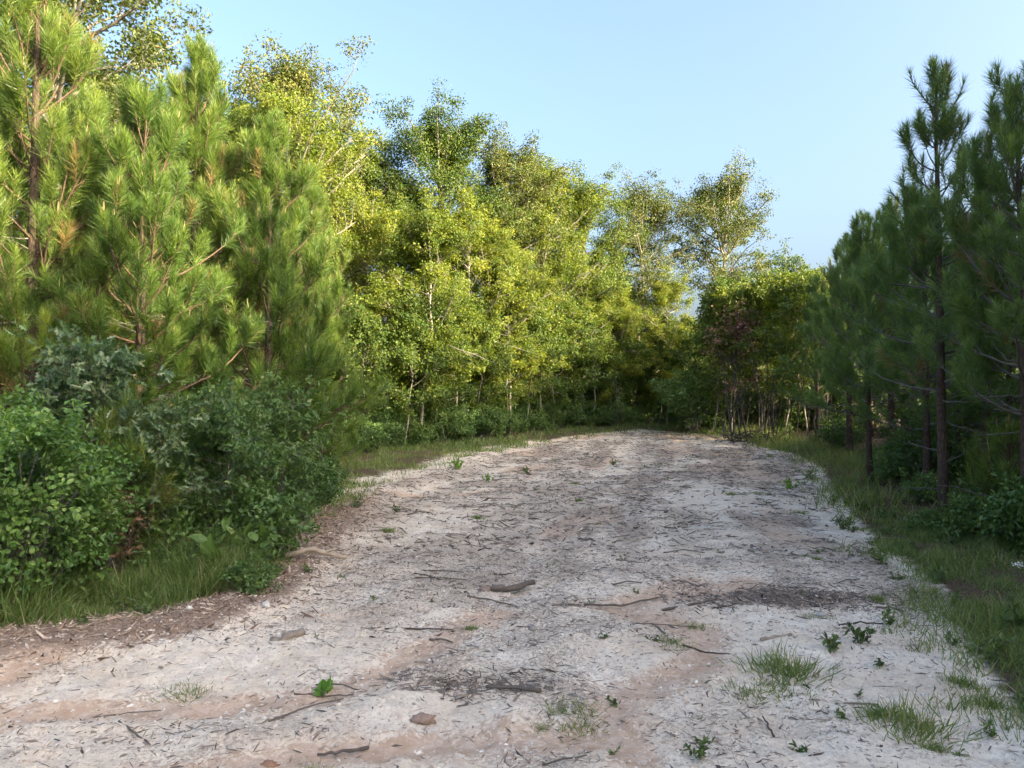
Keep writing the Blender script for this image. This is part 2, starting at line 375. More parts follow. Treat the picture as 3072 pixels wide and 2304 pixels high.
def litter_density(x, y):
    s = sdf(x, y); t = trackx(x, y)
    d = .34 + .50 * (fbm(x, y, .55, 41, 3) - .5) * 2 + .35 * (fbm(x, y * 1.6, 2.0, 43, 2) - .5) * 2 + .45 * (fbm(t * 2.6, y * .28, 1.0, 47, 3) - .5) * 2
    d = d - .22 * np.exp(-((np.abs(t - .25) - .85) / .22) ** 2)
    d = d + .22 * sstep(4.5, 8, y) - .22 * sstep(.2, 2.2, x) * sstep(6.2, 4.6, y) - .04 * sstep(4.4, 3.2, y)
    d = d - .35 * np.exp(-(rill(x, y) / .15) ** 2)
    return np.clip(d, 0, 1) * sstep(-.4, .1, s)
build_ground()

# ------------------------------------------------------------------ tree generators
def curve_pts(base, az, el0, el1, L, n, rg, wob=.05):
    """batch of curved branches: base (B,3), az (B), elevation from el0 to el1 along the length"""
    B = len(az); t = np.linspace(0, 1, n)
    el = el0[:, None] + (el1 - el0)[:, None] * t[None, :-1] + rg.normal(0, wob, (B, n - 1))
    a = az[:, None] + np.cumsum(rg.normal(0, wob, (B, n - 1)), 1)
    st = np.stack([np.cos(el) * np.cos(a), np.cos(el) * np.sin(a), np.sin(el)], -1) * (L / (n - 1))[:, None, None]
    return np.concatenate([base[:, None, :], base[:, None, :] + np.cumsum(st, 1)], 1)
def sample(P, t):
    """points at parameter t (B) on polylines P (B,n,3) and their direction"""
    n = P.shape[1]; f = np.clip(t, 0, .9999) * (n - 1); i = f.astype(int); f = f - i; b = np.arange(len(P))
    a, c = P[b, i], P[b, i + 1]
    return a + (c - a) * f[:, None], nrm(c - a)

def make_pine(seed, H, zb, Rad, nwh, dens=230, nl=.165, nw=.0055, mat='needle', dead=0, trunk_r=None, fill=1.0, sub=6, full=.72):
    rg = np.random.default_rng(seed)
    r0 = trunk_r or (.012 * H + .01)
    n = 16; zz = np.linspace(-.15, H - .25, n)
    wx = np.cumsum(rg.normal(0, .012, n)) * .6; wy = np.cumsum(rg.normal(0, .012, n)) * .6
    TP = np.stack([wx, wy, zz], -1)
    def tr(z): return np.stack([np.interp(z, zz, wx), np.interp(z, zz, wy), z], -1)
    gt = Geo(); rad = r0 * (1 - np.clip(zz, 0, H) / H) ** .85 + .010; rad[0] *= 1.35; rad[1] *= 1.1
    tubes(gt, TP, rad, 10)
    gb = Geo(); gn = Geo(); gc = Geo()
    # whorls
    zw = zb + (H - .35 - zb) * (np.linspace(0, 1, nwh) ** .92)
    base, az, e0, L = [], [], [], []
    for z in zw:
        s = (z - zb) / (H - zb); k = rg.integers(4, 7)
        a0 = rg.uniform(0, 6.28)
        for q in range(k):
            zz_ = z + rg.normal(0, .07)
            base.append((0, 0, zz_)); az.append(a0 + q * 6.283 / k + rg.normal(0, .25))
            pr = (1 - s) ** full * .92 * (.62 + .38 * min(1, (s + .08) * 4)) + .10
            L.append(Rad * pr * rg.uniform(.65, 1.15)); e0.append(R(8 + 50 * s + rg.normal(0, 8)))
    base = np.array(base); az = np.array(az); e0 = np.array(e0); L = np.array(L)
    base = tr(base[:, 2])
    P = curve_pts(base, az, e0, np.minimum(e0 + R(38), 1.5), L, 7, rg, .07)
    br = np.clip(.006 + .0085 * L, .006, .024)
    tubes(gb, P, br[:, None] * np.linspace(1, .3, 7)[None], 5)
    # shoots along branches
    SP = []
    for k in range(sub):
        t = rg.uniform(.22, .97, len(P)); keep = rg.random(len(P)) < np.clip(.45 + L * .5, 0, 1) * fill
        b, d = sample(P[keep], t[keep]); Lk = L[keep]
        side = np.where(rg.random(len(b)) < .5, -1, 1)
        a = np.arctan2(d[:, 1], d[:, 0]) + side * rg.uniform(.45, 1.05, len(b))
        el = np.arcsin(np.clip(d[:, 2], -1, 1)) + rg.normal(.05, .22, len(b))
        ll = np.clip(.16 + .48 * Lk * (1 - t[keep]) + rg.normal(0, .06, len(b)), .14, .85)
        SP.append(curve_pts(b, a, el, np.minimum(el + R(48), 1.5), ll, 5, rg, .08))
    SP = np.concatenate(SP)
    sl = np.linalg.norm(np.diff(SP, axis=1), axis=2).sum(1)
    tubes(gb, SP, (np.clip(.004 + .006 * sl, .004, .009))[:, None] * np.linspace(1, .5, 5)[None], 4)
    # small shoots on the longer shoots
    big = SP[sl > .32]; TP2 = []
    for k in range(2):
        t = rg.uniform(.25, .8, len(big)); b, d = sample(big, t)
        a = np.arctan2(d[:, 1], d[:, 0]) + rg.choice([-1, 1], len(b)) * rg.uniform(.5, 1.0, len(b)); el = np.arcsin(np.clip(d[:, 2], -1, 1)) + .1
        TP2.append(curve_pts(b, a, el, el + R(30), rg.uniform(.14, .26, len(b)), 5, rg, .05))
    # leader and branch tips
    tips = P[:, -3:, :]; tl = np.linalg.norm(np.diff(tips, axis=1), axis=2).sum(1)
    ns = 5; zs = rg.uniform(H - 1.35, H - .55, ns)
    side = curve_pts(tr(zs), np.arange(ns) * 1.3 + rg.normal(0, .3, ns), rg.uniform(.75, 1.0, ns), rg.uniform(1.25, 1.5, ns), rg.uniform(.45, .8, ns), 5, rg, .05)
    tubes(gb, side, np.linspace(.010, .005, 5)[None] * np.ones((ns, 1)), 5)
    tipc = np.stack([sample(tips, np.full(len(tips), q))[0] for q in np.linspace(0, 1, 5)], 1)
    lead = tr(np.linspace(H - .75, H, 5))[None]
    lead[0, :, 0] += 0
    tubes(gb, lead, np.linspace(.013, .006, 5)[None], 5)
    ALL = np.concatenate([SP, tipc, lead, side] + TP2)
    al = np.linalg.norm(np.diff(ALL, axis=1), axis=2).sum(1)
    cnt = np.maximum(18, dens * np.minimum(al, .5)).astype(int)
    idx = np.repeat(np.arange(len(ALL)), cnt)
    cov = np.full(len(ALL), .40); cov[len(SP) + len(tipc):len(SP) + len(tipc) + 1 + ns] = .7
    tmin = 1 - np.minimum(1, cov / np.maximum(al, .05))
    u = rg.random(len(idx)); t = tmin[idx] + (1 - tmin[idx]) * u ** .8
    b, d = sample(ALL[idx], t)
    th = R(54) - R(32) * t + rg.normal(0, R(10), len(idx))
    rad_ = rdir(rg, len(idx)); rad_ = nrm(rad_ - d * (rad_ * d).sum(1, keepdims=True))
    ax = d * np.cos(th)[:, None] + rad_ * np.sin(th)[:, None]; ax[:, 2] -= .10
    ll = nl * rg.uniform(.65, 1.15, len(idx)) * (1 - .25 * sstep(.85, 1, t))
    tint = np.clip(rg.normal(.40, .16, len(idx)) + .40 * (t - .5) + rg.normal(0, .14, len(ALL))[idx], 0, .92)  # paler towards shoot ends: lit tips put into the tint
    brown = rg.random(len(ALL)) < .025; tint = np.where(brown[idx], 1.0, tint)
    leaves(gn, 'needle', b, ax, rdir(rg, len(idx)), ll, nw * rg.uniform(.7, 1.3, len(idx)), tint)
    # candles on upright tips
    up = (ALL[:, -1, 2] > zb + (H - zb) * .35) & (rg.random(len(ALL)) < .15)
    up[len(SP) + len(tipc)] = True
    b = ALL[up, -1]; k = len(b)
    q = curve_pts(b, rg.uniform(0, 6.28, k), np.full(k, R(78)), np.full(k, R(88)), rg.uniform(.06, .15, k), 3, rg, .03)
    tubes(gc, q, np.tile([.007, .0065, .003], (k, 1)), 4, rg.random(k))
    # dead bare lower branches
    gd = Geo()
    if dead:
        zd = rg.uniform(.5, max(zb + .5, H * .5 if mat == 'needle' else 0), dead); q = curve_pts(tr(zd), rg.uniform(0, 6.28, dead), rg.uniform(-.2, .5, dead), rg.uniform(-.3, .3, dead), rg.uniform(.35, 1.2, dead), 6, rg, .12)
        tubes(gd, q, np.linspace(.009, .003, 6)[None] * np.ones((dead, 1)), 4)
        b, d = sample(q, rg.uniform(.3, .8, dead)); q2 = curve_pts(b, np.arctan2(d[:, 1], d[:, 0]) + rg.normal(0, .8, dead), d[:, 2], d[:, 2] + .2, rg.uniform(.15, .4, dead), 4, rg, .1)
        tubes(gd, q2, np.linspace(.005, .002, 4)[None] * np.ones((dead, 1)), 4)
    return [('trunk', gt.mesh('pine_trunk', M['pinebark'], True)), ('branches', gb.mesh('pine_branches', M['pinebranch'] if mat == 'needle' else M['greytwig'], True)),
            ('crown', gn.mesh('pine_crown', M[mat])), ('candles', gc.mesh('pine_candles', M['candle'], True))] + ([('dead_branches', gd.mesh('pine_dead_branches', M['palebark' if mat == 'needle' else 'greytwig'], True))] if dead else [])

def make_hardwood(seed, H, zb, Rad, nl=30, lpc=26, leaf=.13, lmat='oakleaf', bmat='bark', r0=None, top=.9, lean=0.0, fork=False, kind='diamond', blob=.30, nsub=6, gap=0.0, pk=.5):
    rg = np.random.default_rng(seed)
    r0 = r0 or .0055 * H; kb = min(1.35, .25 + H / 11)
    n = 18; zz = np.linspace(-.2, H * top, n); f = np.clip(zz / H, 0, 1)
    wx = np.cumsum(rg.normal(0, .05, n)) + lean * f ** 2 * H; wy = np.cumsum(rg.normal(0, .05, n))
    wx[:2] = wx[1]; wx -= wx[1]; wy -= wy[1]
    gt = Geo(); gb = Geo(); gl = Geo()
    rad = r0 * (1 - f) ** .8 + .010 * kb; rad[0] *= 1.25
    tubes(gt, np.stack([wx, wy, zz], -1), rad, 8)
    def tr(z): return np.stack([np.interp(z, zz, wx), np.interp(z, zz, wy), np.minimum(z, H * top)], -1)
    s = np.sort(rg.random(nl)) ** .62
    az = np.arange(nl) * 2.4 + rg.normal(0, .5, nl)
    prof = np.where(s < pk, .5 + .5 * s / pk, 1.0) * (1 - .40 * np.clip((s - pk) / (1 - pk), 0, 1) ** 1.6)
    L = Rad * prof * rg.uniform(.55, 1.3, nl)
    el = np.clip(R(12) + R(38) * s + rg.normal(0, .28, nl), -.3, 1.3)
    P = curve_pts(tr(zb + (H * top - zb) * s), az, el, el + rg.normal(.2, .2, nl), L, 7, rg, .12)
    tubes(gb, P, kb * (.007 + .010 * L)[:, None] * np.linspace(1, .3, 7)[None], 5)
    SP = []
    for k in range(nsub):
        b, d = sample(P, np.clip(.28 + .72 * (k + rg.random(nl)) / nsub, 0, 1))
        a = np.arctan2(d[:, 1], d[:, 0]) + rg.choice([-1, 1], nl) * rg.uniform(.2, 1.1, nl); e = np.arcsin(np.clip(d[:, 2], -1, 1)) + rg.normal(.05, .4, nl)
        SP.append(curve_pts(b, a, e, e + rg.normal(.1, .3, nl), np.clip(L * rg.uniform(.22, .5, nl), .25, 1.1), 5, rg, .15))
    nq = 10; lead = curve_pts(tr(np.full(nq, H * top - .3)), np.arange(nq) * 2.4, rg.uniform(.45, 1.25, nq), rg.uniform(.7, 1.4, nq), (H * (1 - top) + .2) * rg.uniform(.55, .9, nq), 5, rg, .15)
    SP = np.concatenate(SP + [lead])
    tubes(gb, SP, kb * np.linspace(.009, .004, 5)[None] * np.ones((len(SP), 1)), 4)
    TW = []
    for k in range(2):
        b, d = sample(SP, rg.uniform(.3, 1, len(SP)))
        a = np.arctan2(d[:, 1], d[:, 0]) + rg.normal(0, .9, len(SP)); e = np.arcsin(np.clip(d[:, 2], -1, 1)) + rg.normal(0, .5, len(SP))
        TW.append(curve_pts(b, a, e, e, rg.uniform(.2, .5, len(SP)), 4, rg, .15))
    TW = np.concatenate(TW); tubes(gb, TW, np.linspace(.005, .002, 4)[None] * np.ones((len(TW), 1)), 3)
    ce = np.concatenate([SP[:, -1], SP[:, 2], TW[:, -1]])
    if gap: ce = ce[rg.random(len(ce)) > gap]
    cnt = np.maximum(4, rg.normal(lpc, lpc * .35, len(ce))).astype(int)
    idx = np.repeat(np.arange(len(ce)), cnt); N = len(idx)
    off = rdir(rg, N) * (rg.random((N, 1)) ** .45) * (blob * rg.uniform(.6, 1.25, len(ce)))[idx][:, None]; off[:, 2] *= .65
    c = ce[idx] + off
    outw = nrm(c * np.array([1, 1, 0]) + 1e-6)
    ax = nrm(rdir(rg, N) + outw * .5 + np.array([0, 0, -.35])); cn = nrm(rdir(rg, len(ce)) * .8 + np.array([0, 0, .7]) + nrm(ce * np.array([1, 1, 0]) + 1e-6) * .6)[idx]; nm = nrm(rdir(rg, N) * .75 + cn + nrm(off + 1e-6) * .35)
    tint = np.clip(rg.normal(.46, .12, N) + rg.normal(0, .18, len(ce))[idx], 0, .93); tint = np.where(rg.random(N) < .012, 1, tint)
    leaves(gl, kind, c, ax, nm, leaf * rg.uniform(.6, 1.3, N), leaf * .62 * rg.uniform(.7, 1.2, N), tint)
    return [('trunk', gt.mesh('tree_trunk', M[bmat], True)), ('branches', gb.mesh('tree_branches', M[bmat], True)), ('crown', gl.mesh('tree_crown', M[lmat]))]

def make_bush(seed, rx, ry, h, ncl, lpc, leaf, kind, lmat, zlow=.12, blob=.14, asp=.6, shell=.5, stems=7, smat='greytwig', upn=.7):
    rg = np.random.default_rng(seed)
    gs = Geo(); gl = Geo()
    d = rdir(rg, ncl); rr = shell + (1 - shell) * rg.random(ncl)
    lump = .5 + .85 * vnoise(np.arctan2(d[:, 1], d[:, 0]) * 2 + 9, d[:, 2] * 2.5 + 7, seed)
    c = d * (rr * lump)[:, None] * np.array([rx, ry, h * (.5 - zlow / 2)]); c[:, 2] += h * (.5 + zlow / 2)
    c[:, 2] = np.maximum(c[:, 2], .05)
    k = rg.integers(0, stems, ncl); sb = np.stack([rg.normal(0, rx * .15, stems), rg.normal(0, ry * .15, stems), np.full(stems, -.08)], -1)
    t = np.linspace(0, 1, 6)[None, :, None]
    P = sb[k][:, None, :] * (1 - t) + c[:, None, :] * t; P[:, :, 2] = (sb[k][:, 2:3] * (1 - t[:, :, 0] ** .7) + c[:, 2:3] * t[:, :, 0] ** .7)
    P[:, 1:-1] += rg.normal(0, .02 * (rx + h), (ncl, 4, 3)) * .5
    pick = rg.random(ncl) < min(1, 70 / ncl)
    tubes(gs, P[pick], np.linspace(.009, .002, 6)[None] * np.ones((pick.sum(), 1)) * (.5 + h * .12), 4)
    cnt = np.maximum(3, rg.normal(lpc, lpc * .3, ncl)).astype(int); idx = np.repeat(np.arange(ncl), cnt); N = len(idx)
    p = c[idx] + rdir(rg, N) * (rg.random((N, 1)) ** .5) * blob * np.array([1, 1, .75]); p[:, 2] = np.maximum(p[:, 2], .03)
    outw = nrm(p - np.array([0, 0, h * .45]))
    ax = nrm(rdir(rg, N) * .9 + outw * .6 + np.array([0, 0, -.1])); nm = nrm(rdir(rg, N) * .7 + outw * .5 + np.array([0, 0, upn]))
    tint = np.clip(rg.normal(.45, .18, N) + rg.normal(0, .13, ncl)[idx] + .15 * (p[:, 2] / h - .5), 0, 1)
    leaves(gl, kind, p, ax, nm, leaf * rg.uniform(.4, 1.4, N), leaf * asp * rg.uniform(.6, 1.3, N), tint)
    return [('stems', gs.mesh('shrub_stems', M[smat], True)), ('foliage', gl.mesh('shrub_foliage', M[lmat]))]

# ------------------------------------------------------------------ prototypes
PN = [make_pine(11, 6.6, .45, 2.2, 16, 270, .19, .0068, sub=7, dead=12), make_pine(12, 5.6, .4, 2.25, 14, 270, .19, .0068, sub=7, dead=12), make_pine(13, 7.2, .5, 2.25, 17, 265, .19, .0068, sub=7, dead=12)]
PR = [make_pine(21, 6.1, 1.9, 1.75, 11, 260, .18, .0075, sub=5, mat='needle_shade', dead=9, trunk_r=.058, full=1.15), make_pine(22, 5.3, 1.6, 1.85, 11, 260, .18, .0075, sub=5, mat='needle_shade', dead=9, trunk_r=.055)]
PF = [make_pine(31, 7.6, 1.7, 2.2, 15, 150, .18, .012, 'needle_shade', dead=8, sub=6), make_pine(32, 6.4, 1.4, 2.1, 14, 150, .18, .012, 'needle_shade', dead=8, sub=6)]
PS = [make_pine(41, 1.5, .25, .62, 5, 260, .17, .005, trunk_r=.016, sub=4), make_pine(42, 1.0, .45, .45, 3, 260, .17, .005, trunk_r=.010, sub=3)]
HW = [make_hardwood(51, 13.5, 1.5, 3.6, 52, 46, .11, top=.84, blob=.46, pk=.72, gap=.06), make_hardwood(52, 12.0, 1.2, 3.2, 46, 40, .105, lmat='yellowleaf', top=.82, blob=.42, pk=.6, gap=.10),
      make_hardwood(53, 14.0, 2.0, 3.4, 48, 40, .11, 'oliveleaf', lean=.05, gap=.05, top=.83, blob=.46, pk=.75), make_hardwood(54, 10.5, 1.3, 2.4, 38, 38, .105, lmat='yellowleaf', bmat='palebark', gap=.15, top=.84, blob=.34)]
HO = make_hardwood(55, 13.5, 2.6, 3.2, 48, 34, .11, 'oliveleaf', gap=.06, r0=.11, top=.83, pk=.7, blob=.44)          # the open-crowned tree against the sky
HB = make_hardwood(56, 9.0, 2.2, 3.0, 30, 15, gap=.25, lmat='oakleaf', top=.75)     # thin sprawling one
SAP = [make_hardwood(61, 6.5, 1.1, 1.4, 28, 22, .12, 'yellowleaf', 'bark', r0=.026, nsub=4), make_hardwood(62, 5.0, .6, 1.4, 28, 24, .11, 'oakleaf', 'bark', r0=.022, nsub=4),
       make_hardwood(63, 8.0, 1.8, 1.6, 28, 22, .12, 'yellowleaf', 'bark', r0=.035, nsub=4, lean=.06)]
OAK = [make_hardwood(71, 2.7, .5, .75, 16, 11, .12, 'blueoak', 'greytwig', r0=.011, nsub=3, kind='lobed', blob=.13, top=.85),
       make_hardwood(72, 2.3, .35, .85, 20, 13, .10, 'shrubleaf', 'greytwig', r0=.012, nsub=3, kind='lobed', blob=.14, top=.85)]
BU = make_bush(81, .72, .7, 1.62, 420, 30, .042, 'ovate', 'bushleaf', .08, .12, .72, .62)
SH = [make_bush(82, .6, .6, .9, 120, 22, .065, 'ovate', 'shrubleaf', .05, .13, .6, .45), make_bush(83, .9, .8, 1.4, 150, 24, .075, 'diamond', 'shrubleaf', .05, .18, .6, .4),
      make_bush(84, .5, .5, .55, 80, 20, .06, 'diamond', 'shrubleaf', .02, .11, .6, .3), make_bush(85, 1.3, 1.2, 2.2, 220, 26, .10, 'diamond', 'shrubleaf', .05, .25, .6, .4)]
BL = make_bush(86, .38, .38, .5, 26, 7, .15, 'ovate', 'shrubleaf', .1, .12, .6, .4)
def make_bare(seed):
    rg = np.random.default_rng(seed); g = Geo(); H = rg.uniform(2.6, 4.2)
    b = curve_pts(np.zeros((1, 3)) + np.array([0, 0, -.1]), np.array([rg.uniform(0, 6)]), np.array([1.45]), np.array([1.35]), np.array([H]), 8, rg, .07)
    tubes(g, b, np.linspace(.03, .008, 8)[None], 6)
    k = 12; bb = np.repeat(b, k, 0); p, d = sample(bb, rg.uniform(.25, .95, k)); q = curve_pts(p, rg.uniform(0, 6.28, k), rg.uniform(.1, 1.0, k), rg.uniform(0, 1.0, k), rg.uniform(.3, 1.1, k), 5, rg, .15)
    tubes(g, q, np.linspace(.010, .004, 5)[None] * np.ones((k, 1)), 4)
    p, d = sample(q, rg.uniform(.3, .9, k)); q = curve_pts(p, rg.uniform(0, 6.28, k), rg.uniform(.1, 1.0, k), rg.uniform(0, 1.0, k), rg.uniform(.2, .5, k), 4, rg, .15)
    tubes(g, q, np.linspace(.006, .003, 4)[None] * np.ones((k, 1)), 4)
    return [('stem', g.mesh('bare_stem', M['shadetwig'], True))]
BARE = [make_bare(91), make_bare(92), make_bare(93)]

rg = np.random.default_rng(5)
def redge(y): return np.interp(y, [3.6, 4.9, 6.66, 8.6, 14.2, 18, 21.8, 29], [2.3, 2.8, 3.6, 4.05, 5.9, 7.3, 8.1, 8.3])
def ledge(y): return np.interp(y, [3, 4.8, 5.2, 6, 7.85, 9.9, 13.4, 22, 27.5], [-3, -3.2, -2.35, -2.07, -2.25, -2.35, -2.2, -.75, 1.6])
def under(u):
    return ('below the thin-topped tree' if u < 800 else 'below the slender leaning tree' if u < 930 else 'below the tallest central tree' if u < 1040 else 'right of the central crown' if u < 1150 else
            'below the lower rounded tree' if u < 1290 else 'below the open forked tree' if u < 1420 else 'before the lone tall tree')
def where(x, y):
    dpt = 'at the bottom of the picture' if y < 3.8 else 'in the foreground' if y < 5 else 'a little farther off' if y < 7 else 'in the middle distance' if y < 11 else 'well back' if y < 17 else 'near the far end'
    t = (x - ledge(y)) / (redge(y) - ledge(y))
    return ('by the left edge' if t < .18 else 'left of the middle' if t < .4 else 'in the middle' if t < .6 else 'right of the middle' if t < .82 else 'by the right edge') + ' of the sand ' + dpt
def put(parts, name, u, d, label, cat, group=None, **k):
    x, y = spot(u, d); k.setdefault('rz', rg.uniform(0, 6.28)); return place(parts, name, x, y, label, cat, group, **k)

ORD = 'first second third fourth fifth sixth seventh eighth ninth tenth eleventh twelfth thirteenth fourteenth fifteenth sixteenth seventeenth eighteenth nineteenth twentieth twenty-first twenty-second twenty-third'.split()
def row(items, protos, name, text, cat, group):
    """things counted from left to right; text holds {} for the ordinal"""
    for k, (u, d, p, s) in enumerate(sorted(items)):
        put(protos[p], name, u, d, text.format(ORD[k] + ' from the left'), cat, group, s=s)
# ------------------------------------------------------------------ left pines
G = 'young pines on the left of the clearing'
put(PN[2], 'pine_tree', 62, 8.6, 'tall young pine at the left edge, its top cut off by the frame', 'pine tree', G, rz=.4, s=.98)
put(PN[1], 'pine_tree', 305, 8.6, 'sunlit young pine with bare reddish trunk showing, second from the left', 'pine tree', G, rz=2.2, s=.90)
put(PN[0], 'pine_tree', 412, 11.2, 'tallest pine of the left group against the sky, between the others', 'pine tree', G, rz=1.0, s=1.03)
put(PN[1], 'pine_tree', 580, 11.0, 'broad young pine sloping down to the right in the left group', 'pine tree', G, rz=4.0, s=1.0)
put(PN[0], 'pine_tree', 665, 13.0, 'young pine nearest the broadleaf wood, rightmost of the left group', 'pine tree', G, rz=5.2, s=.82)
put(PN[1], 'pine_tree', 190, 12.0, 'young pine showing between the two nearest left pines', 'pine tree', G, rz=3.0, s=1.12)
for k_, (u, d, s) in enumerate(((-150, 9, 1.0), (-60, 13, 1.0), (300, 15, .95), (520, 16, .9), (-350, 11, 1), (-650, 9, 1.1))):
    put(PN[k_ % 3], 'pine_tree', u, d, 'young pine mostly hidden behind the front pines on the left', 'pine tree', 'hidden pines on the left', s=s)
put(PS[0], 'pine_sapling', 285, 6.6, 'small pine sapling with long needles in front of the left pines', 'pine sapling', rz=1)
put(PS[1], 'pine_sapling', 695, 11.5, 'thin leaning pine sapling at the edge of the left grass', 'pine sapling', s=1.15)

# ------------------------------------------------------------------ broadleaf wood
G = 'broadleaf trees at the far edge of the clearing'
put(HW[2], 'broadleaf_tree', 80, 17, 'tall broadleaf tree rising behind the leftmost pine', 'tree', G, s=1.0)
put(HW[2], 'broadleaf_tree', 610, 27, 'tall thin-topped tree just right of the left pines', 'tree', G, s=1.02)
put(HW[1], 'broadleaf_tree', 600, 23, 'yellow-green tree close behind the right shoulder of the left pines', 'tree', G, s=.95)
put(HW[0], 'broadleaf_tree', 770, 31, 'rounded tree between the thin-topped tree and the tallest central tree', 'tree', G, s=.92)
put(HW[0], 'broadleaf_tree', 955, 31, 'tallest tree of the central wood, crown wide against the sky', 'tree', G, s=1.0)
put(HW[2], 'broadleaf_tree', 1075, 33, 'tree with a rounded top beside the tallest central tree', 'tree', G, s=.96)
put(HW[1], 'broadleaf_tree', 1165, 35, 'tree whose top leans out right of the central crown', 'tree', G, s=1.08)
put(HW[0], 'broadleaf_tree', 1260, 37, 'lower rounded tree right of the central wood', 'tree', G, s=.92)
put(HO, 'broadleaf_tree', 1380, 40, 'tall open tree with dark forked trunk right of the central wood', 'tree', G, s=.98)
put(HO, 'broadleaf_tree', 1575, 41, 'lone tall open-crowned tree standing clear against the sky', 'tree', G, s=1.06, rz=2)
put(HB, 'broadleaf_tree', 1690, 40, 'low sprawling thin-leaved tree left of the right pines', 'tree', G, s=1.0, tilt=(0, .12))
put(HW[3], 'broadleaf_tree', 905, 25, 'slender pale-trunked tree leaning in front of the central wood', 'tree', G, s=.8, tilt=(0, .05))
put(HW[3], 'broadleaf_tree', 800, 27, 'pale-trunked yellow-green tree left of the leaning slender tree', 'tree', G, s=.85)
put(HW[3], 'broadleaf_tree', 1000, 29, 'pale-trunked tree right of the leaning slender tree', 'tree', G, s=.9)
put(HW[1], 'broadleaf_tree', 1100, 30, 'bright leafy tree with pale trunk low in the middle of the wood', 'tree', G, s=.68)
put(HW[3], 'broadleaf_tree', 1215, 35, 'young yellow-green tree in front of the lower rounded tree', 'tree', G, s=.8)
put(HW[1], 'broadleaf_tree', 1330, 37, 'sunlit young tree in front of the open forked tree', 'tree', G, s=.62)
put(HW[3], 'broadleaf_tree', 1440, 37.5, 'bright young tree in the gap before the lone tall tree', 'tree', G, s=.74)
put(HW[1], 'broadleaf_tree', 1530, 43, 'low leafy tree under the lone tall tree', 'tree', G, s=.55)
GB = 'trees deep in the wood'
row(((690, 34, 0, .95), (860, 36, 2, .9), (1010, 39, 1, .95), (1120, 42, 0, .95), (1230, 44, 2, .75), (1310, 46, 0, .78), (1420, 47, 1, .6), (480, 24, 0, .85), (330, 22, 1, .8), (200, 20, 0, .8), (-60, 19, 1, .9), (-200, 17, 0, .9), (560, 34, 1, .8), (400, 30, 2, .8), (1500, 54, 0, .42), (1640, 46, 1, .5), (1740, 48, 0, .52), (1830, 46, 1, .55), (1940, 44, 0, .6), (2080, 42, 1, .6), (2240, 40, 0, .6)), HW, 'broadleaf_tree', 'half-hidden tree deep in the wood behind the front trees, {}', 'tree', GB)
GS = 'slender saplings along the wood edge'
row(((760, 25, 1, .9), (800, 23.2, 1, .8), (838, 24.5, 0, .8), (868, 23.6, 1, .85), (925, 25.5, 1, .9), (948, 26, 2, .9), (985, 27.6, 0, .8), (1020, 28.2, 1, .9), (1062, 29.5, 1, .85), (1092, 29.6, 2, .85), (1130, 31, 1, 1.0), (1165, 32.5, 0, .85), (1190, 33, 1, 1.0), (1255, 35, 1, 1.1), (1282, 36, 0, .95), (1330, 37, 1, 1.1), (1372, 39, 2, .9), (1420, 38, 1, 1.0), (1470, 37.5, 1, .95), (720, 26.5, 1, 1.1), (690, 23, 1, 1.0)), SAP, 'sapling', 'slender sapling at the shaded foot of the far wood, {}', 'sapling', GS)

for i in range(36):
    u = rg.uniform(700, 1510); d = np.interp(u, [700, 880, 1090, 1250, 1430, 1520], [27, 25.8, 31.4, 37.5, 40, 37]) + rg.uniform(0, 3.5)
    put(SAP[1], 'sapling', u, d, 'low leafy sapling among the trunks ' + under(u), 'sapling', 'low saplings among the far trunks', s=rg.uniform(.45, .85))
# ------------------------------------------------------------------ right side: dark thicket and pines
GT = 'thicket trees at the far right of the clearing'
row(((1535, 30.5, 1, 1.1), (1580, 29.5, 0, .85), (1640, 28.5, 1, 1.1), (1700, 27, 0, .85), (1745, 26, 1, 1.05), (1610, 33, 0, .95), (1690, 32, 1, 1.2), (1760, 30, 0, .95), (1560, 34, 1, 1.2), (1790, 33, 0, 1.0)), SAP, 'sapling', 'leafy tree in the dark far right thicket, {}', 'sapling', GT)
for i in range(30):
    u = rg.uniform(1545, 1790); d = rg.uniform(24.5, 28.5) + (1790 - u) * .006
    put(BARE[i % 3], 'bare_sapling', u, d, ('forked ', 'straight ', 'bent ')[i % 3] + 'bare grey stem ' + ('at the left end' if u < 1610 else 'left of the middle' if u < 1665 else 'right of the middle' if u < 1730 else 'at the right end') + ' of the dark thicket', 'bare sapling', 'bare grey stems in the thicket', s=rg.uniform(.7, 1.05))
G = 'young pines on the right of the clearing'
put(PR[0], 'pine_tree', 2038, 9.55, 'pine with bare dark trunk and lit pointed top, nearest on the right', 'pine tree', G, rz=.6)
put(PR[1], 'pine_tree', 2205, 8.1, 'pine cut by the right edge of the picture', 'pine tree', G, rz=2.0, s=.95)
put(PR[1], 'pine_tree', 1880, 15.0, 'small pine with a reddish trunk, leftmost of the right pines', 'pine tree', G, rz=4.4, s=.98)
put(PF[1], 'pine_tree', 2000, 13.4, 'pine with a short dark trunk behind the nearest right pine', 'pine tree', G, rz=1.2, s=.80)
put(PF[1], 'pine_tree', 1835, 20.5, 'pine standing beside the dark thicket', 'pine tree', G, rz=3.2, s=.92)
put(PF[0], 'pine_tree', 2130, 13.0, 'tall pine behind the pine at the right edge', 'pine tree', G, rz=5, s=.70)
put(PF[0], 'pine_tree', 1925, 19, 'pine behind the leftmost right pine', 'pine tree', G, rz=5, s=.85)
put(PF[1], 'pine_tree', 1765, 25, 'distant pine at the end of the right row by the thicket', 'pine tree', G, rz=.2, s=.85)
put(PS[0], 'pine_sapling', 2180, 8.6, 'small light-green pine sapling low at the right edge', 'pine sapling', s=.95)
GH = 'pines deeper in the right wood'
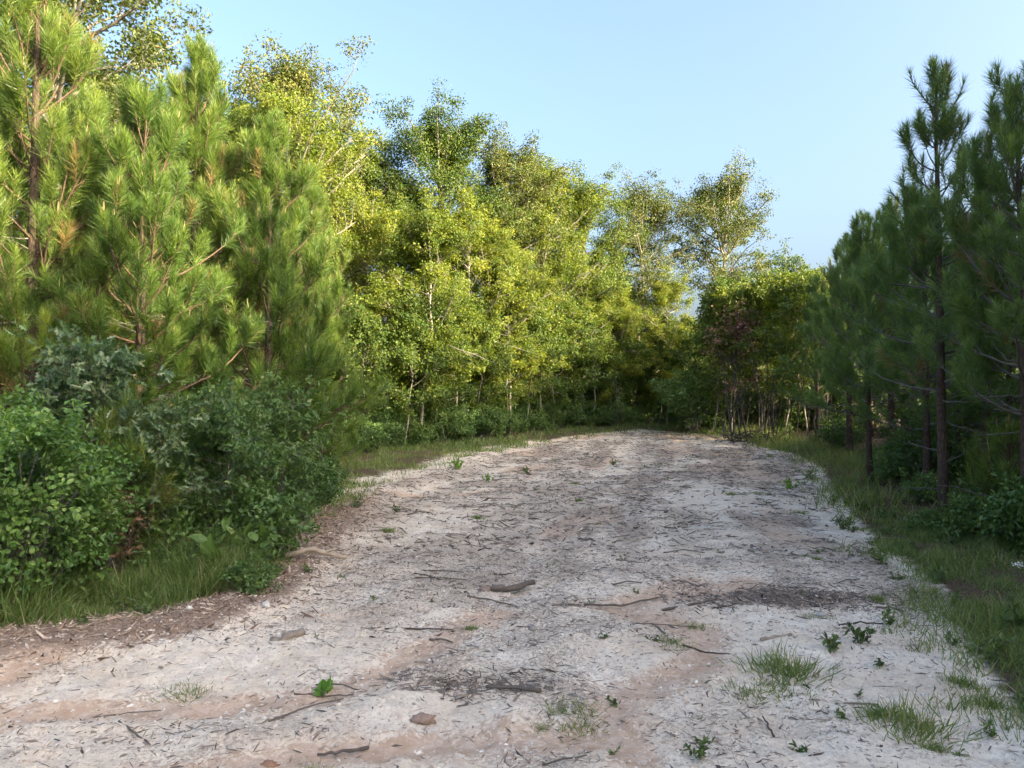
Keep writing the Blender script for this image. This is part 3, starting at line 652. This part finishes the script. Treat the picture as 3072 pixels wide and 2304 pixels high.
row(((2070, 16.5, 1, .72), (2180, 16, 0, .75), (1975, 23, 0, .95), (2090, 21, 1, 1.0), (2230, 20, 0, .9), (1880, 27, 1, 1.08), (2000, 28, 0, 1.1), (2150, 27, 1, .95), (2290, 25, 0, .95), (2330, 13, 1, .95), (2400, 17, 0, .95), (1830, 32, 1, .8), (1950, 33, 0, .85)), PF, 'pine_tree', 'pine deeper in the right wood behind the front row, {}', 'pine tree', GH)
GO = 'pines of the right row beyond the frame'
k = 0
for xx, step in ((8.6, 1.9), (10.8, 1.8), (13.2, 1.9), (15.8, 2.0), (18.4, 2.2)):
    y = -17.0 + xx * .1
    while y < xx / .80 - 1.5:
        x = xx + rg.uniform(-.5, .5)
        if (x / max(y, .1) > .83) or y < 0:
            place(PF[k % 2], 'pine_tree', x, y + rg.uniform(-.4, .4), 'pine of the right row, out of view beside the camera', 'pine tree', GO, rz=rg.uniform(0, 6.28), s=rg.uniform(1.12, 1.26) + max(0, xx - 10) * .035); k += 1
        y += step

# ------------------------------------------------------------------ shrubs
put(BU, 'bush', 62, 5.35, 'bright green rounded bush with small leaves at the left edge', 'bush', rz=0, s=.98)
put(SH[0], 'bush', 20, 5.9, 'yellow-green leafy climber above the bright bush at the left edge', 'bush', s=1.2)
put(OAK[0], 'oak_sapling', 205, 6.5, 'blue-green oak sapling with lobed leaves behind the bright bush', 'oak sapling', rz=.3, s=.70)
put(OAK[0], 'oak_sapling', 330, 6.7, 'smaller blue-green oak sapling right of the bright bush', 'oak sapling', rz=2.3, s=.52)
put(OAK[1], 'oak_sapling', 520, 7.4, 'leafy green oak sapling with pale bent stem before the left pines', 'oak sapling', rz=1.0, s=.64)
put(OAK[1], 'oak_sapling', 610, 8.6, 'green oak sapling at the right end of the left thicket', 'oak sapling', rz=3.0, s=.66)
put(OAK[1], 'oak_sapling', 455, 7.8, 'green oak sapling hidden behind the pale-stemmed one', 'oak sapling', rz=5.0, s=.60)
put(SH[0], 'shrub', 575, 7.0, 'low rounded shrub at the foot of the pale-stemmed oak', 'shrub', s=.85)
put(SH[1], 'shrub', 640, 9.3, 'dark green shrub leaning over the mulch at the left edge', 'shrub', s=.75)
put(SH[2], 'shrub', 430, 6.5, 'low green shrub in the grass under the left thicket', 'shrub', s=.9)
put(BL, 'broadleaf_plant', 520, 6.35, 'dark plant with large oval leaves beside the mulch', 'plant', s=.95)
put(SH[2], 'shrub', 545, 5.9, 'small pale green shrub at the corner of the mulch', 'shrub', s=.55)
G = 'understory shrubs under the left pines'
row(((120, 7.4, 3, .55), (260, 8.0, 3, .5), (390, 8.6, 3, .5), (480, 9.6, 3, .55), (560, 10.5, 3, .5), (40, 7.0, 3, .6), (640, 11.5, 1, .7), (350, 7.3, 1, .6), (150, 6.4, 1, .6), (-80, 6.4, 3, .8), (690, 10.8, 0, .8)), SH, 'shrub', 'dark understory shrub in the shade under the left pines, {}', 'shrub', G)
put(SH[1], 'shrub', 745, 20.5, 'rounded green shrub on the grass before the wood', 'shrub', s=1.0)
put(SH[1], 'shrub', 700, 17.5, 'pale green shrub left of the rounded one on the grass', 'shrub', s=.9)
put(SH[0], 'shrub', 795, 21.5, 'dark low shrub right of the rounded one at the wood edge', 'shrub', s=1.15)
G = 'low shrubs along the foot of the far wood'
for i in range(64):
    u = rg.uniform(740, 1520); d = np.interp(u, [740, 880, 1090, 1250, 1430, 1520], [25, 24.3, 30, 36, 39, 36]) + rg.uniform(-1.2, 1.5)
    put(SH[(1, 2, 1, 0)[i % 4]], 'shrub', u, d, ('bushy shrub ', 'low spreading shrub ', 'bushy shrub ', 'rounded shrub ')[i % 4] + ('at the front ' if i % 8 < 4 else 'farther in ') + 'at the wood foot ' + under(u), 'shrub', G, s=rg.uniform(.7, 1.15))
for i in range(26):
    u = rg.uniform(640, 1560); d = np.interp(u, [640, 880, 1090, 1250, 1430, 1520], [29, 30, 35, 41, 43, 41]) + rg.uniform(0, 3)
    put(SH[3], 'shrub', u, d, 'dark tall shrub behind the thin trunks ' + under(u), 'shrub', 'tall shrubs inside the far wood', s=rg.uniform(.9, 1.5))
G = 'low shrubs under the right pines'
for i in range(70):
    y = 7.6 + 21 * rg.random() ** 1.5; x = redge(y) + rg.uniform(1.0, 5.5) * (.6 + y / 26)
    place(SH[(0, 2, 1, 2)[i % 4]], 'shrub', x, y, ('rounded shrub', 'low spreading shrub', 'taller bushy shrub', 'low spreading shrub')[i % 4] + (' at the front' if x - redge(y) < 1.6 else ' deeper in') + ' under the right pines ' + ('nearby' if y < 10 else 'in the middle distance' if y < 16 else 'far back'), 'shrub', G, rz=rg.uniform(0, 6.28), s=rg.uniform(.6, 1.0))
for i in range(30):
    y = rg.uniform(17, 34); x = redge(y) + rg.uniform(3.0, 13)
    place(SH[3], 'shrub', x, y, 'tall dark shrub deep inside the right wood', 'shrub', 'tall shrubs inside the right wood', rz=rg.uniform(0, 6.28), s=rg.uniform(.8, 1.3))
for i in range(8):
    y = rg.uniform(9, 14); x = redge(y) + rg.uniform(4, 8)
    place(SH[3], 'shrub', x, y, 'tall dark shrub deep inside the right wood', 'shrub', 'tall shrubs inside the right wood', rz=rg.uniform(0, 6.28), s=rg.uniform(.6, .9))

for i in range(30):
    put(SH[3], 'shrub', rg.uniform(1480, 1880), rg.uniform(31, 44), 'tall dark shrub behind the far right thicket, hidden from the clearing', 'shrub', 'tall shrubs behind the thicket', s=rg.uniform(.9, 1.4))
G = 'low leafy weeds in the right verge'
BD = make_bush(88, .45, .4, .9, 40, 12, .06, 'ovate', 'deadleaf', .2, .12, .5, .3)
put(BD, 'dead_shrub', 245, 6.25, 'brown dead-leaved shrub under the left oak saplings', 'shrub', s=.9)
put(make_hardwood(64, 4.6, 1.6, 1.1, 18, 4, .12, 'deadleaf', 'shadetwig', r0=.022, nsub=3), 'dead_sapling', 1588, 28.2, 'reddish brown dead-leaved sapling in the dark thicket', 'sapling')
g = Geo(); bq = np.random.default_rng(8); k = 70
q = curve_pts(np.stack([bq.normal(0, .5, k), bq.normal(0, .35, k), bq.uniform(-.02, .35, k)], -1), bq.uniform(0, 6.28, k), bq.uniform(-.2, .9, k), bq.uniform(-.5, .6, k), bq.uniform(.5, 1.3, k), 6, bq, .15)
tubes(g, q, np.linspace(.014, .004, 6)[None] * np.ones((k, 1)), 4)
put([('twigs', g.mesh('brush_twigs', M['shadetwig'], True))], 'brush_pile', 1600, 26.3, 'grey brush pile of cut twigs at the foot of the thicket', 'brush pile')
# far wood mass all round
def far_wood():
    rg = np.random.default_rng(77); g = Geo(); N = 30000
    a = rg.uniform(0, 6.283, N); r = rg.uniform(56, 70, N)
    top = 5.5 + 3.5 * fbm(a * 9, r * .1, 1.0, 71, 3)
    z = rg.random(N) ** .8 * top
    c = np.stack([np.sin(a) * r, np.cos(a) * r, z], -1)
    leaves(g, 'diamond', c, rdir(rg, N), rdir(rg, N), rg.uniform(.7, 1.2, N), rg.uniform(.5, .8, N), np.clip(rg.normal(.45, .2, N), 0, .9))
    o = obj('distant_wood', g.mesh('distant_wood', M['oakleaf']))
    tag(o, 'distant green wood closing the view behind all the trees', 'wood', kind='stuff')
far_wood()

# ------------------------------------------------------------------ grass
def grass(name, pts, h0, h1, w, label, seed, mat='grass', lean=1.0, dry=.10, clump=True):
    rg = np.random.default_rng(seed); N = len(pts)
    z = zg(pts[:, 0], pts[:, 1]); c = np.stack([pts[:, 0], pts[:, 1], z - .01], -1)
    k = .25 + 2.2 * sstep(.25, .8, fbm(pts[:, 0], pts[:, 1], 2.6, seed, 3))
    ax = nrm(rdir(rg, N) * np.array([1, 1, .2]) * lean * rg.uniform(.3, 1.4, (N, 1)) + np.array([0, 0, 1])); nm = nrm(np.cross(ax, rdir(rg, N)))
    L = rg.uniform(h0, h1, N) * k
    tint = np.clip(rg.normal(.42, .17, N) + .5 * (fbm(pts[:, 0], pts[:, 1], .9, seed + 3, 2) - .5), 0, .85); tint = np.where(rg.random(N) < dry, 1, tint)
    g = Geo(); leaves(g, 'blade', c, ax, nm, L, w * rg.uniform(.7, 1.3, N), tint)
    o = obj(name, g.mesh(name, M[mat])); tag(o, label, 'grass', kind='stuff')
def scatter(n, x0, x1, y0, y1, f, seed):
    rg = np.random.default_rng(seed); p = np.stack([rg.uniform(x0, x1, n), rg.uniform(y0, y1, n)], -1)
    return p[rg.random(n) < f(p[:, 0], p[:, 1])]
def fr(x, y):
    s = sdf(x, y); side = x > 1.5
    return side * np.maximum(sstep(.15, -.3, s + (fbm(x, y, 2.2, 61, 3) - .5) * .9), sstep(-.1, .35, x - redge(y))) * (.5 + .5 * sstep(.38, .58, fbm(x, y, 1.7, 63, 3))) * sstep(3.0, 1.8, (x - redge(y)) / (1.0 + y * .12))
grass('right_grass', scatter(140000, 1.9, 8.0, 2.4, 10, fr, 1), .025, .115, .0055, 'short grass and weeds along the right edge of the clearing', 11, dry=.14)
grass('right_far_grass', scatter(26000, 3.5, 10, 10, 30, fr, 2), .10, .32, .012, 'grass under the right pines towards the far end', 12)
def fl(x, y):
    s = sdf(x, y); return (x < .5) * sstep(.15, -.3, s) * (.15 + .85 * sstep(.38, .58, fbm(x, y, 1.2, 65, 3)))
grass('left_near_grass', scatter(42000, -4.6, -1.9, 4.7, 7.4, fl, 3), .06, .25, .0055, 'tall soft grass in front of the left thicket', 13)
grass('left_far_grass', scatter(70000, -6.5, 1.0, 9.5, 27, fl, 4), .03, .13, .010, 'bright grass strip along the left edge towards the wood', 14)
def ff(x, y): return sstep(.3, -.3, sdf(x, y))
grass('wood_edge_grass', scatter(30000, -4, 10, 22, 42, ff, 5), .06, .18, .018, 'grass along the foot of the far wood', 15)

# ------------------------------------------------------------------ ground litter
def chips(name, n, box, dens, Lr, Wr, mat, label, seed, tmean=.4, tsd=.22, tilt=.12, cat='wood chips'):
    rg = np.random.default_rng(seed); p = scatter(n, *box, dens, seed + 1); N = len(p)
    z = zg(p[:, 0], p[:, 1])
    L = Lr[0] + (Lr[1] - Lr[0]) * rg.random(N) ** 2.2; W = (Wr[0] + (Wr[1] - Wr[0]) * rg.random(N) ** 1.6) * np.where(rg.random(N) < .15, 2.0, 1.0); W = np.minimum(W, L * .7); a = rg.normal(0, 1.1, N) + .15
    ax = np.stack([np.cos(a), np.sin(a), rg.normal(0, tilt, N)], -1); ax = nrm(ax)
    sd_ = nrm(np.cross(np.array([0, 0, 1.]) + rg.normal(0, tilt, (N, 3)), ax)); up = np.cross(ax, sd_)
    T = np.array([(-.5, -.3, -.2), (-.45, .3, -.2), (-.42, .0, .5), (.1, -.5, -.2), (.0, .5, -.2), (.05, .05, .8), (.5, 0, .1)])
    F = np.array([(0, 2, 1), (0, 3, 2), (3, 5, 2), (1, 2, 4), (2, 5, 4), (3, 6, 5), (5, 6, 4)])
    c = np.stack([p[:, 0], p[:, 1], z + W * .1], -1)
    bend = rg.normal(0, .45, N)[:, None, None]
    V = c[:, None] + ax[:, None] * (T[None, :, 0:1] * L[:, None, None]) + sd_[:, None] * (T[None, :, 1:2] * W[:, None, None] + bend * (T[None, :, 0:1] ** 2) * L[:, None, None]) + up[:, None] * (T[None, :, 2:3] * W[:, None, None] * .6)
    FF = (F[None] + (np.arange(N) * 7)[:, None, None]).reshape(-1, 3)
    g = Geo(); g.add(V.reshape(-1, 3), FF, np.repeat(np.clip(rg.normal(tmean, tsd, N), 0, 1), 7))
    o = obj(name, g.mesh(name, M[mat])); tag(o, label, cat, kind='stuff')
ld = lambda x, y: np.clip(litter_density(x, y) * 1.3, 0, 1) ** 1.5
chips('wood_chips', 90000, (-5, 3.8, 2.4, 8), lambda x, y: ld(x, y) * .75 + .07, (.008, .12), (.0025, .009), 'chip', 'scattered grey bark and wood chips on the near sand', 101, .48, .27, .22)
chips('sand_clods', 26000, (-5, 3.8, 2.4, 9), lambda x, y: sstep(-.2, .2, sdf(x, y)) * .7, (.010, .036), (.008, .022), 'clod', 'small crumbs and clods of pale sandy earth', 111, .5, .25, .3, 'clods')
chips('far_wood_chips', 60000, (-3, 8.5, 8, 33), lambda x, y: ld(x, y) * .8, (.04, .28), (.008, .024), 'chip', 'scattered grey bark and wood chips on the far sand', 103, .52, .26, .2)
md = lambda x, y: np.exp(-(seg_dist(x, y, LEFTB) / .38) ** 2) * sstep(14, 9, y)
chips('mulch', 45000, (-5, -1, 4.2, 14), md, (.02, .18), (.004, .014), 'straw', 'brown shredded mulch heaped along the left edge', 105, .55, .35, .45, 'mulch')
chips('mulch_patch', 9000, (1.2, 3.6, 5.7, 7.0), lambda x, y: np.exp(-(np.hypot((x - 2.35) / .85, (y - 6.3) / .32)) ** 2), (.03, .16), (.004, .012), 'chip', 'dark patch of shredded twigs on the right of the sand', 107, .42, .22, .3, 'mulch')
chips('twig_heap', 4500, (-.9, .6, 3.8, 4.8), lambda x, y: np.exp(-(np.hypot((x + .25 - (y - 4.3) * -.6) / .38, (y - 4.3) / .16)) ** 2), (.04, .2), (.004, .010), 'chip', 'low heap of grey twigs in the middle foreground', 109, .4, .2, .25, 'twigs')

# ------------------------------------------------------------------ sticks, logs, stones
def stick(name, pts, r0, r1, tint, label, cat, group=None, sides=7, stub=None):
    P = np.array(pts, float); P[:, 2] += zg(P[:, 0], P[:, 1])
    base = P[0].copy(); P = P - base
    t = np.linspace(0, 1, 9); Q = np.stack([np.interp(t, np.linspace(0, 1, len(P)), P[:, k]) for k in range(3)], -1)
    rs = np.random.default_rng(int(abs(base[0] * 1000 + base[1] * 777)) + 3); Q[1:-1] += rs.normal(0, r0 * .35, (7, 3))
    g = Geo(); tubes(g, Q, np.linspace(r0, r1, 9) * rs.uniform(.85, 1.15, 9), sides, tint, cap=True)
    if stub is not None:
        s = Q[stub[0]]; S = np.stack([s + np.array(stub[1]) * q for q in np.linspace(0, 1, 4)]); tubes(g, S, np.linspace(r0 * .6, r0 * .25, 4), 6, tint, cap=True)
    o = obj(name, g.mesh(name, M['wood'], True)); o.location = base; tag(o, label, cat, group)
    return o
def gp(u, v):
    d = 2636 / (v - 864); return spot(u, d)
x, y = gp(612, 1240); x2, y2 = gp(748, 1226)
stick('log', [(x, y, .03), ((x + x2) / 2, y + .12, .09), (x2, y2, .06)], .028, .022, .95, 'pale bare log lying on the mulch at the left edge', 'log', stub=(5, (.12, .05, .03)))
x, y = gp(1062, 1284); x2, y2 = gp(1152, 1270)
stick('bark_log', [(x, y, .03), ((x + x2) / 2, y + .02, .035), (x2, y2 + .02, .06)], .03, .022, .25, 'short dark bark-covered log in the middle of the sand', 'log')
x, y = gp(590, 1390); x2, y2 = gp(660, 1382)
stick('half_buried_log', [(x, y, .0), ((x + x2) / 2, y, .012), (x2, y2, .01)], .035, .028, .62, 'half buried brown log near the left mulch', 'log')
x, y = gp(1050, 1490); x2, y2 = gp(1168, 1508)
stick('branch', [(x, y, .02), ((x + x2) / 2, y - .06, .03), (x2, y2, .015)], .008, .013, .2, 'dark bent branch by the twig heap in the middle foreground', 'branch', stub=(4, (-.08, .06, .05)))
x, y = gp(1222, 1322); x2, y2 = gp(1262, 1320)
stick('stick', [(x, y, .015), (x2, y2, .015)], .012, .011, .85, 'short pale peeled stick near the middle of the sand', 'stick')
x, y = gp(1260, 1312); x2, y2 = gp(1420, 1296)
stick('branch', [(x, y, .02), (x + .3, y + .02, .04), (x2, y2, .02)], .010, .006, .2, 'thin grey branch curving beside the short pale stick', 'branch')
x, y = gp(1430, 1318); x2, y2 = gp(1545, 1300)
stick('branch', [(x, y, .01), (x2, y2, .05)], .012, .008, .25, 'grey branch at the left end of the dark twig patch', 'branch')
x, y = gp(1640, 1380); x2, y2 = gp(1705, 1372)
stick('stick', [(x, y, .01), (x2, y2, .01)], .012, .010, .8, 'pale stick on the clean sand right of the clay channel', 'stick')
x, y = gp(690, 1620); x2, y2 = gp(800, 1606)
stick('stick', [(x, y, .01), ((x + x2) / 2, y + .01, .02), (x2, y2, .012)], .006, .009, .15, 'dark stick lying low in the left foreground', 'stick')
x, y = gp(1560, 1180); x2, y2 = gp(1650, 1150)
for i in range(90):
    y = 3.0 + 20 * rg.random() ** 1.6; lo = np.interp(y, [3, 6, 13, 22], [-2.6, -1.8, -1.9, -.3]); hi = redge(y) - .3
    x = rg.uniform(lo, hi)
    if litter_density(np.array([x]), np.array([y]))[0] < .12: continue
    tn = rg.uniform(0, .55); a = rg.normal(0, .7); l = rg.uniform(.12, .42) * (1 + y * .03); r = rg.uniform(.0035, .0075) * (1 + y * .03)
    stick('stick', [(x, y, r * .7), (x + math.cos(a) * l * .5, y + math.sin(a) * l * .5, r + rg.uniform(0, .02)), (x + math.cos(a) * l, y + math.sin(a) * l, r * .7)], r, r * .6, tn, ('dark' if tn < .2 else 'grey' if tn < .4 else 'brown') + ' broken stick ' + where(x, y), 'stick', 'broken sticks scattered on the sand', sides=5)
def rock(name, u, v, sx, sy, sz, tint, label, seed, cat='stone'):
    import bmesh
    bm = bmesh.new(); bmesh.ops.create_icosphere(bm, subdivisions=3, radius=1)
    V = np.array([q.co for q in bm.verts]); F = np.array([[q.index for q in f.verts] for f in bm.faces]); bm.free()
    k = .45 + .55 * fbm(V[:, 0] * 2 + 20, V[:, 1] * 2 + V[:, 2] * 3 + 20, 1.7, seed, 4) * 2
    V = V * k[:, None] * np.array([sx, sy, sz]); V[:, 2] = np.maximum(V[:, 2], -sz * .4)
    g = Geo(); g.add(V, F, tint); x, y = gp(u, v)
    o = obj(name, g.mesh(name, M['stone'], True)); o.location = (x, y, z1(x, y) + sz * .1); tag(o, label, cat); return o
rock('stone', 587, 1641, .042, .028, .022, 0, 'reddish brown stone at the bottom edge of the foreground', 1)
rock('stone', 1235, 1509, .028, .018, .013, .45, 'small grey oval stone in the middle foreground', 2)
rock('stone', 578, 1340, .03, .03, .03, .95, 'small pale block-like stone on the left mulch', 3)
rock('stone', 412, 1364, .025, .02, .018, 1, 'white stone at the edge of the left grass', 4)
rock('stone', 1770, 1320, .035, .028, .024, .75, 'grey-white stone beside the dark twig patch', 5)
rock('clod', 1048, 1283, .055, .04, .04, .25, 'dark clod of earth and roots beside the bark log', 6, 'clod')
rock('clod', 915, 1548, .06, .035, .03, .2, 'orange clay clod in the left middle foreground', 7, 'clod')
rock('clod', 1150, 1368, .03, .02, .03, .5, 'small grey lump of wood standing on the sand', 8, 'clod')

# ------------------------------------------------------------------ weeds
def make_tuft(seed, n, h, w, spread, lean=.8, mat='grass', tall=0):
    rg = np.random.default_rng(seed); g = Geo()
    c = np.stack([rg.normal(0, spread, n), rg.normal(0, spread, n), np.full(n, -.01)], -1)
    ax = nrm(rdir(rg, n) * np.array([1, 1, .1]) * lean * rg.uniform(.3, 1.5, (n, 1)) + np.array([0, 0, 1]) + c * 4 * np.array([1, 1, 0]))
    L = rg.uniform(.4, 1, n) * h
    leaves(g, 'blade', c, ax, nrm(np.cross(ax, rdir(rg, n))), L, w, np.where(rg.random(n) < .12, 1, np.clip(rg.normal(.45, .2, n), 0, .9)))
    if tall:
        c = np.stack([rg.normal(0, spread * .5, tall), rg.normal(0, spread * .5, tall), np.full(tall, -.01)], -1)
        ax = nrm(rdir(rg, tall) * np.array([1, 1, 0]) * .25 + np.array([0, 0, 1])); leaves(g, 'blade', c, ax, nrm(np.cross(ax, rdir(rg, tall))), rg.uniform(1.4, 2.3, tall) * h, w * 1.2, np.full(tall, .8))
    return [('blades', g.mesh('weed_blades', M[mat]))]
def make_weed(seed, n, h, leaf, mat='weed', kind='ovate', spread=.5):
    rg = np.random.default_rng(seed); g = Geo(); gs = Geo(); k = max(2, n // 7)
    q = curve_pts(np.zeros((k, 3)) - np.array([0, 0, .02]), rg.uniform(0, 6.28, k), rg.uniform(.6, 1.4, k), rg.uniform(.4, 1.2, k), rg.uniform(.5, 1, k) * h, 5, rg, .12)
    tubes(gs, q, np.linspace(.003, .0015, 5)[None] * np.ones((k, 1)), 4)
    b = np.repeat(q, 8, 0); N = len(b); p, d = sample(b, rg.uniform(.25, 1, N))
    ax = nrm(rdir(rg, N) + d * .5 + np.array([0, 0, .15])); leaves(g, kind, p, ax, nrm(rdir(rg, N) * .6 + np.array([0, 0, 1])), leaf * rg.uniform(.6, 1.2, N), leaf * .5, np.clip(rg.normal(.5, .2, N), 0, 1))
    return [('stems', gs.mesh('weed_stems', M['greytwig'], True)), ('leaves', g.mesh('weed_leaves', M[mat]))]
TU = [make_tuft(1, 240, .11, .005, .06, 1.1), make_tuft(2, 190, .08, .006, .09, 1.6), make_tuft(3, 420, .12, .005, .09, 1.1, tall=14)]
WE = [make_weed(4, 40, .14, .045), make_weed(5, 24, .10, .04), make_weed(6, 60, .20, .05), make_weed(7, 18, .12, .03, 'weed', 'diamond')]
SD = make_weed(8, 16, .12, .085, 'seedling'); FE = make_weed(9, 50, .26, .10, 'seedling', 'diamond')
def wput(parts, u, v, label, s=1.0, name='weed', group=None, cat='weed'):
    x, y = gp(u, v); place(parts, name, x, y, label, cat, group, rz=rg.uniform(0, 6.28), s=s, sink=.0)
wput(SD, 710, 1490, 'bright green broad-leaved seedling alone in the left foreground', .95, 'seedling', cat='seedling')
wput(FE, 990, 1016, 'bright fern-like weed at the left of the distant sand', 1.1)
wput(FE, 1057, 1036, 'bright upright weed right of the fern-like one', .75)
wput(WE[2], 1138, 1022, 'taller thin weed on the distant sand', 1.2)
wput(WE[2], 1325, 1000, 'green weed far off in the middle of the sand', 1.2)
wput(TU[2], 1690, 1445, 'large grass clump with tall seed stalks at the right of the sand', 1.15, 'grass_clump', cat='grass clump')
wput(TU[1], 1705, 1485, 'flat spreading grass tuft just before the large clump', 1.0, 'grass_clump', cat='grass clump')
wput(TU[1], 1595, 1492, 'bright flat grass tuft left of the large clump', .8, 'grass_clump', cat='grass clump')
wput(TU[1], 1240, 1534, 'low strip of grass in the middle foreground', .7, 'grass_clump', cat='grass clump')
wput(TU[1], 1200, 1534, 'left end of the low grass strip in the middle foreground', .55, 'grass_clump', cat='grass clump')
wput(TU[2], 1960, 1570, 'dense grass clump at the lower right joining the verge', 1.05, 'grass_clump', cat='grass clump')
wput(TU[0], 1900, 1545, 'grass tuft left of the dense lower right clump', .9, 'grass_clump', cat='grass clump')
wput(WE[2], 1505, 1640, 'leafy weed at the bottom edge right of the clay channel', .62)
wput(WE[0], 1850, 1385, 'spreading leafy weed between the large clump and the verge', 1.3)
wput(WE[0], 1790, 1400, 'leafy weed beside the large grass clump', 1.2)
wput(WE[0], 1915, 1335, 'small leafy weed below the verge corner', 1.0)
wput(WE[1], 1732, 1608, 'small weed with yellowish leaves at the lower right', .8)
wput(WE[1], 1815, 1545, 'brownish weed on the clean sand at the lower right', .8)
wput(WE[1], 1310, 1395, 'single upright weed in the middle of the sand', .7)
wput(FE, 1707, 1045, 'rounded green weed clump near the right pines', 1.0)
wput(WE[2], 1745, 1025, 'leafy weed beside the rounded clump near the right pines', 1.3)
wput(WE[2], 670, 1262, 'green weed under the pale log on the mulch', .6)
wput(WE[2], 770, 1118, 'leafy weed where the left grass meets the mulch', 1.0)
wput(WE[2], 860, 1110, 'weed on the sand right of the left grass', .8)
G = 'small weeds dotted over the sand'
for i in range(90):
    y = 3.1 + 19 * rg.random() ** 1.3; lo = np.interp(y, [3, 6, 13, 22], [-2.4, -1.6, -1.7, .2]); hi = redge(y) - .2
    x = hi - (hi - lo) * rg.random() ** 1.35
    place((WE[1], WE[3], TU[1], WE[3], TU[0], WE[1])[i % 6], 'weed', x, y, ('small leafy weed ', 'thin small-leaved weed ', 'flat grass tuft ', 'thin small-leaved weed ', 'upright grass tuft ', 'small leafy weed ')[i % 6] + where(x, y), 'weed', G, rz=rg.uniform(0, 6.28), s=rg.uniform(.3, .75) * (1 + y * .03), sink=0)
G = 'low leafy weeds in the right verge'
for i in range(130):
    y = 3.4 + 9 * rg.random() ** 1.2; x = redge(y) + rg.uniform(-.1, 2.2)
    place((WE[0], WE[2], WE[1], TU[0])[i % 4], 'verge_weed', x, y, ('low leafy weed', 'taller leafy weed', 'tiny leafy weed', 'grass tuft')[i % 4] + (' at the sandy rim' if x - redge(y) < .6 else ' in the middle' if x - redge(y) < 1.4 else ' at the back') + ' of the right verge ' + ('nearby' if y < 5 else 'a little farther off' if y < 8 else 'in the middle distance'), 'weed', G, rz=rg.uniform(0, 6.28), s=rg.uniform(.6, 1.3), sink=0)
G = 'low leafy weeds under the left thicket'
for i in range(60):
    y = 4.95 + 3.0 * rg.random(); x = np.interp(y, [4.9, 5.3, 6, 8], [-3.0, -2.5, -2.25, -2.45]) - rg.uniform(0, 1.5)
    place((WE[0], WE[2], WE[1])[i % 3], 'thicket_weed', x, y, ('low leafy weed', 'taller leafy weed', 'tiny leafy weed')[i % 3] + ' in the grass ' + ('under the bright left bush' if x < -2.9 else 'below the blue-green oak saplings' if y < 6 else 'by the large-leaved plant' if y < 7 else 'under the pale-stemmed oak'), 'weed', G, rz=rg.uniform(0, 6.28), s=rg.uniform(.6, 1.4), sink=0)
g = Geo(); fl_ = np.random.default_rng(3); c = np.stack([fl_.normal(0, .03, 60), fl_.normal(0, .03, 60), .30 + fl_.normal(0, .012, 60)], -1)
leaves(g, 'ovate', c, rdir(fl_, 60), nrm(rdir(fl_, 60) * .4 + np.array([0, 0, 1])), .022, .018, fl_.random(60))
gs = Geo(); tubes(gs, np.array([(0, 0, -.02), (.01, 0, .15), (0, 0, .3)]), np.array([.003, .003, .002]), 5)
FLW = [('stem', gs.mesh('flower_stem', M['greytwig'], True)), ('petals', g.mesh('flower_petals', M['flower']))]
wput(FLW, 2195, 1275, 'white flower head in the right verge near the frame edge', .7, 'wildflower', cat='flower')
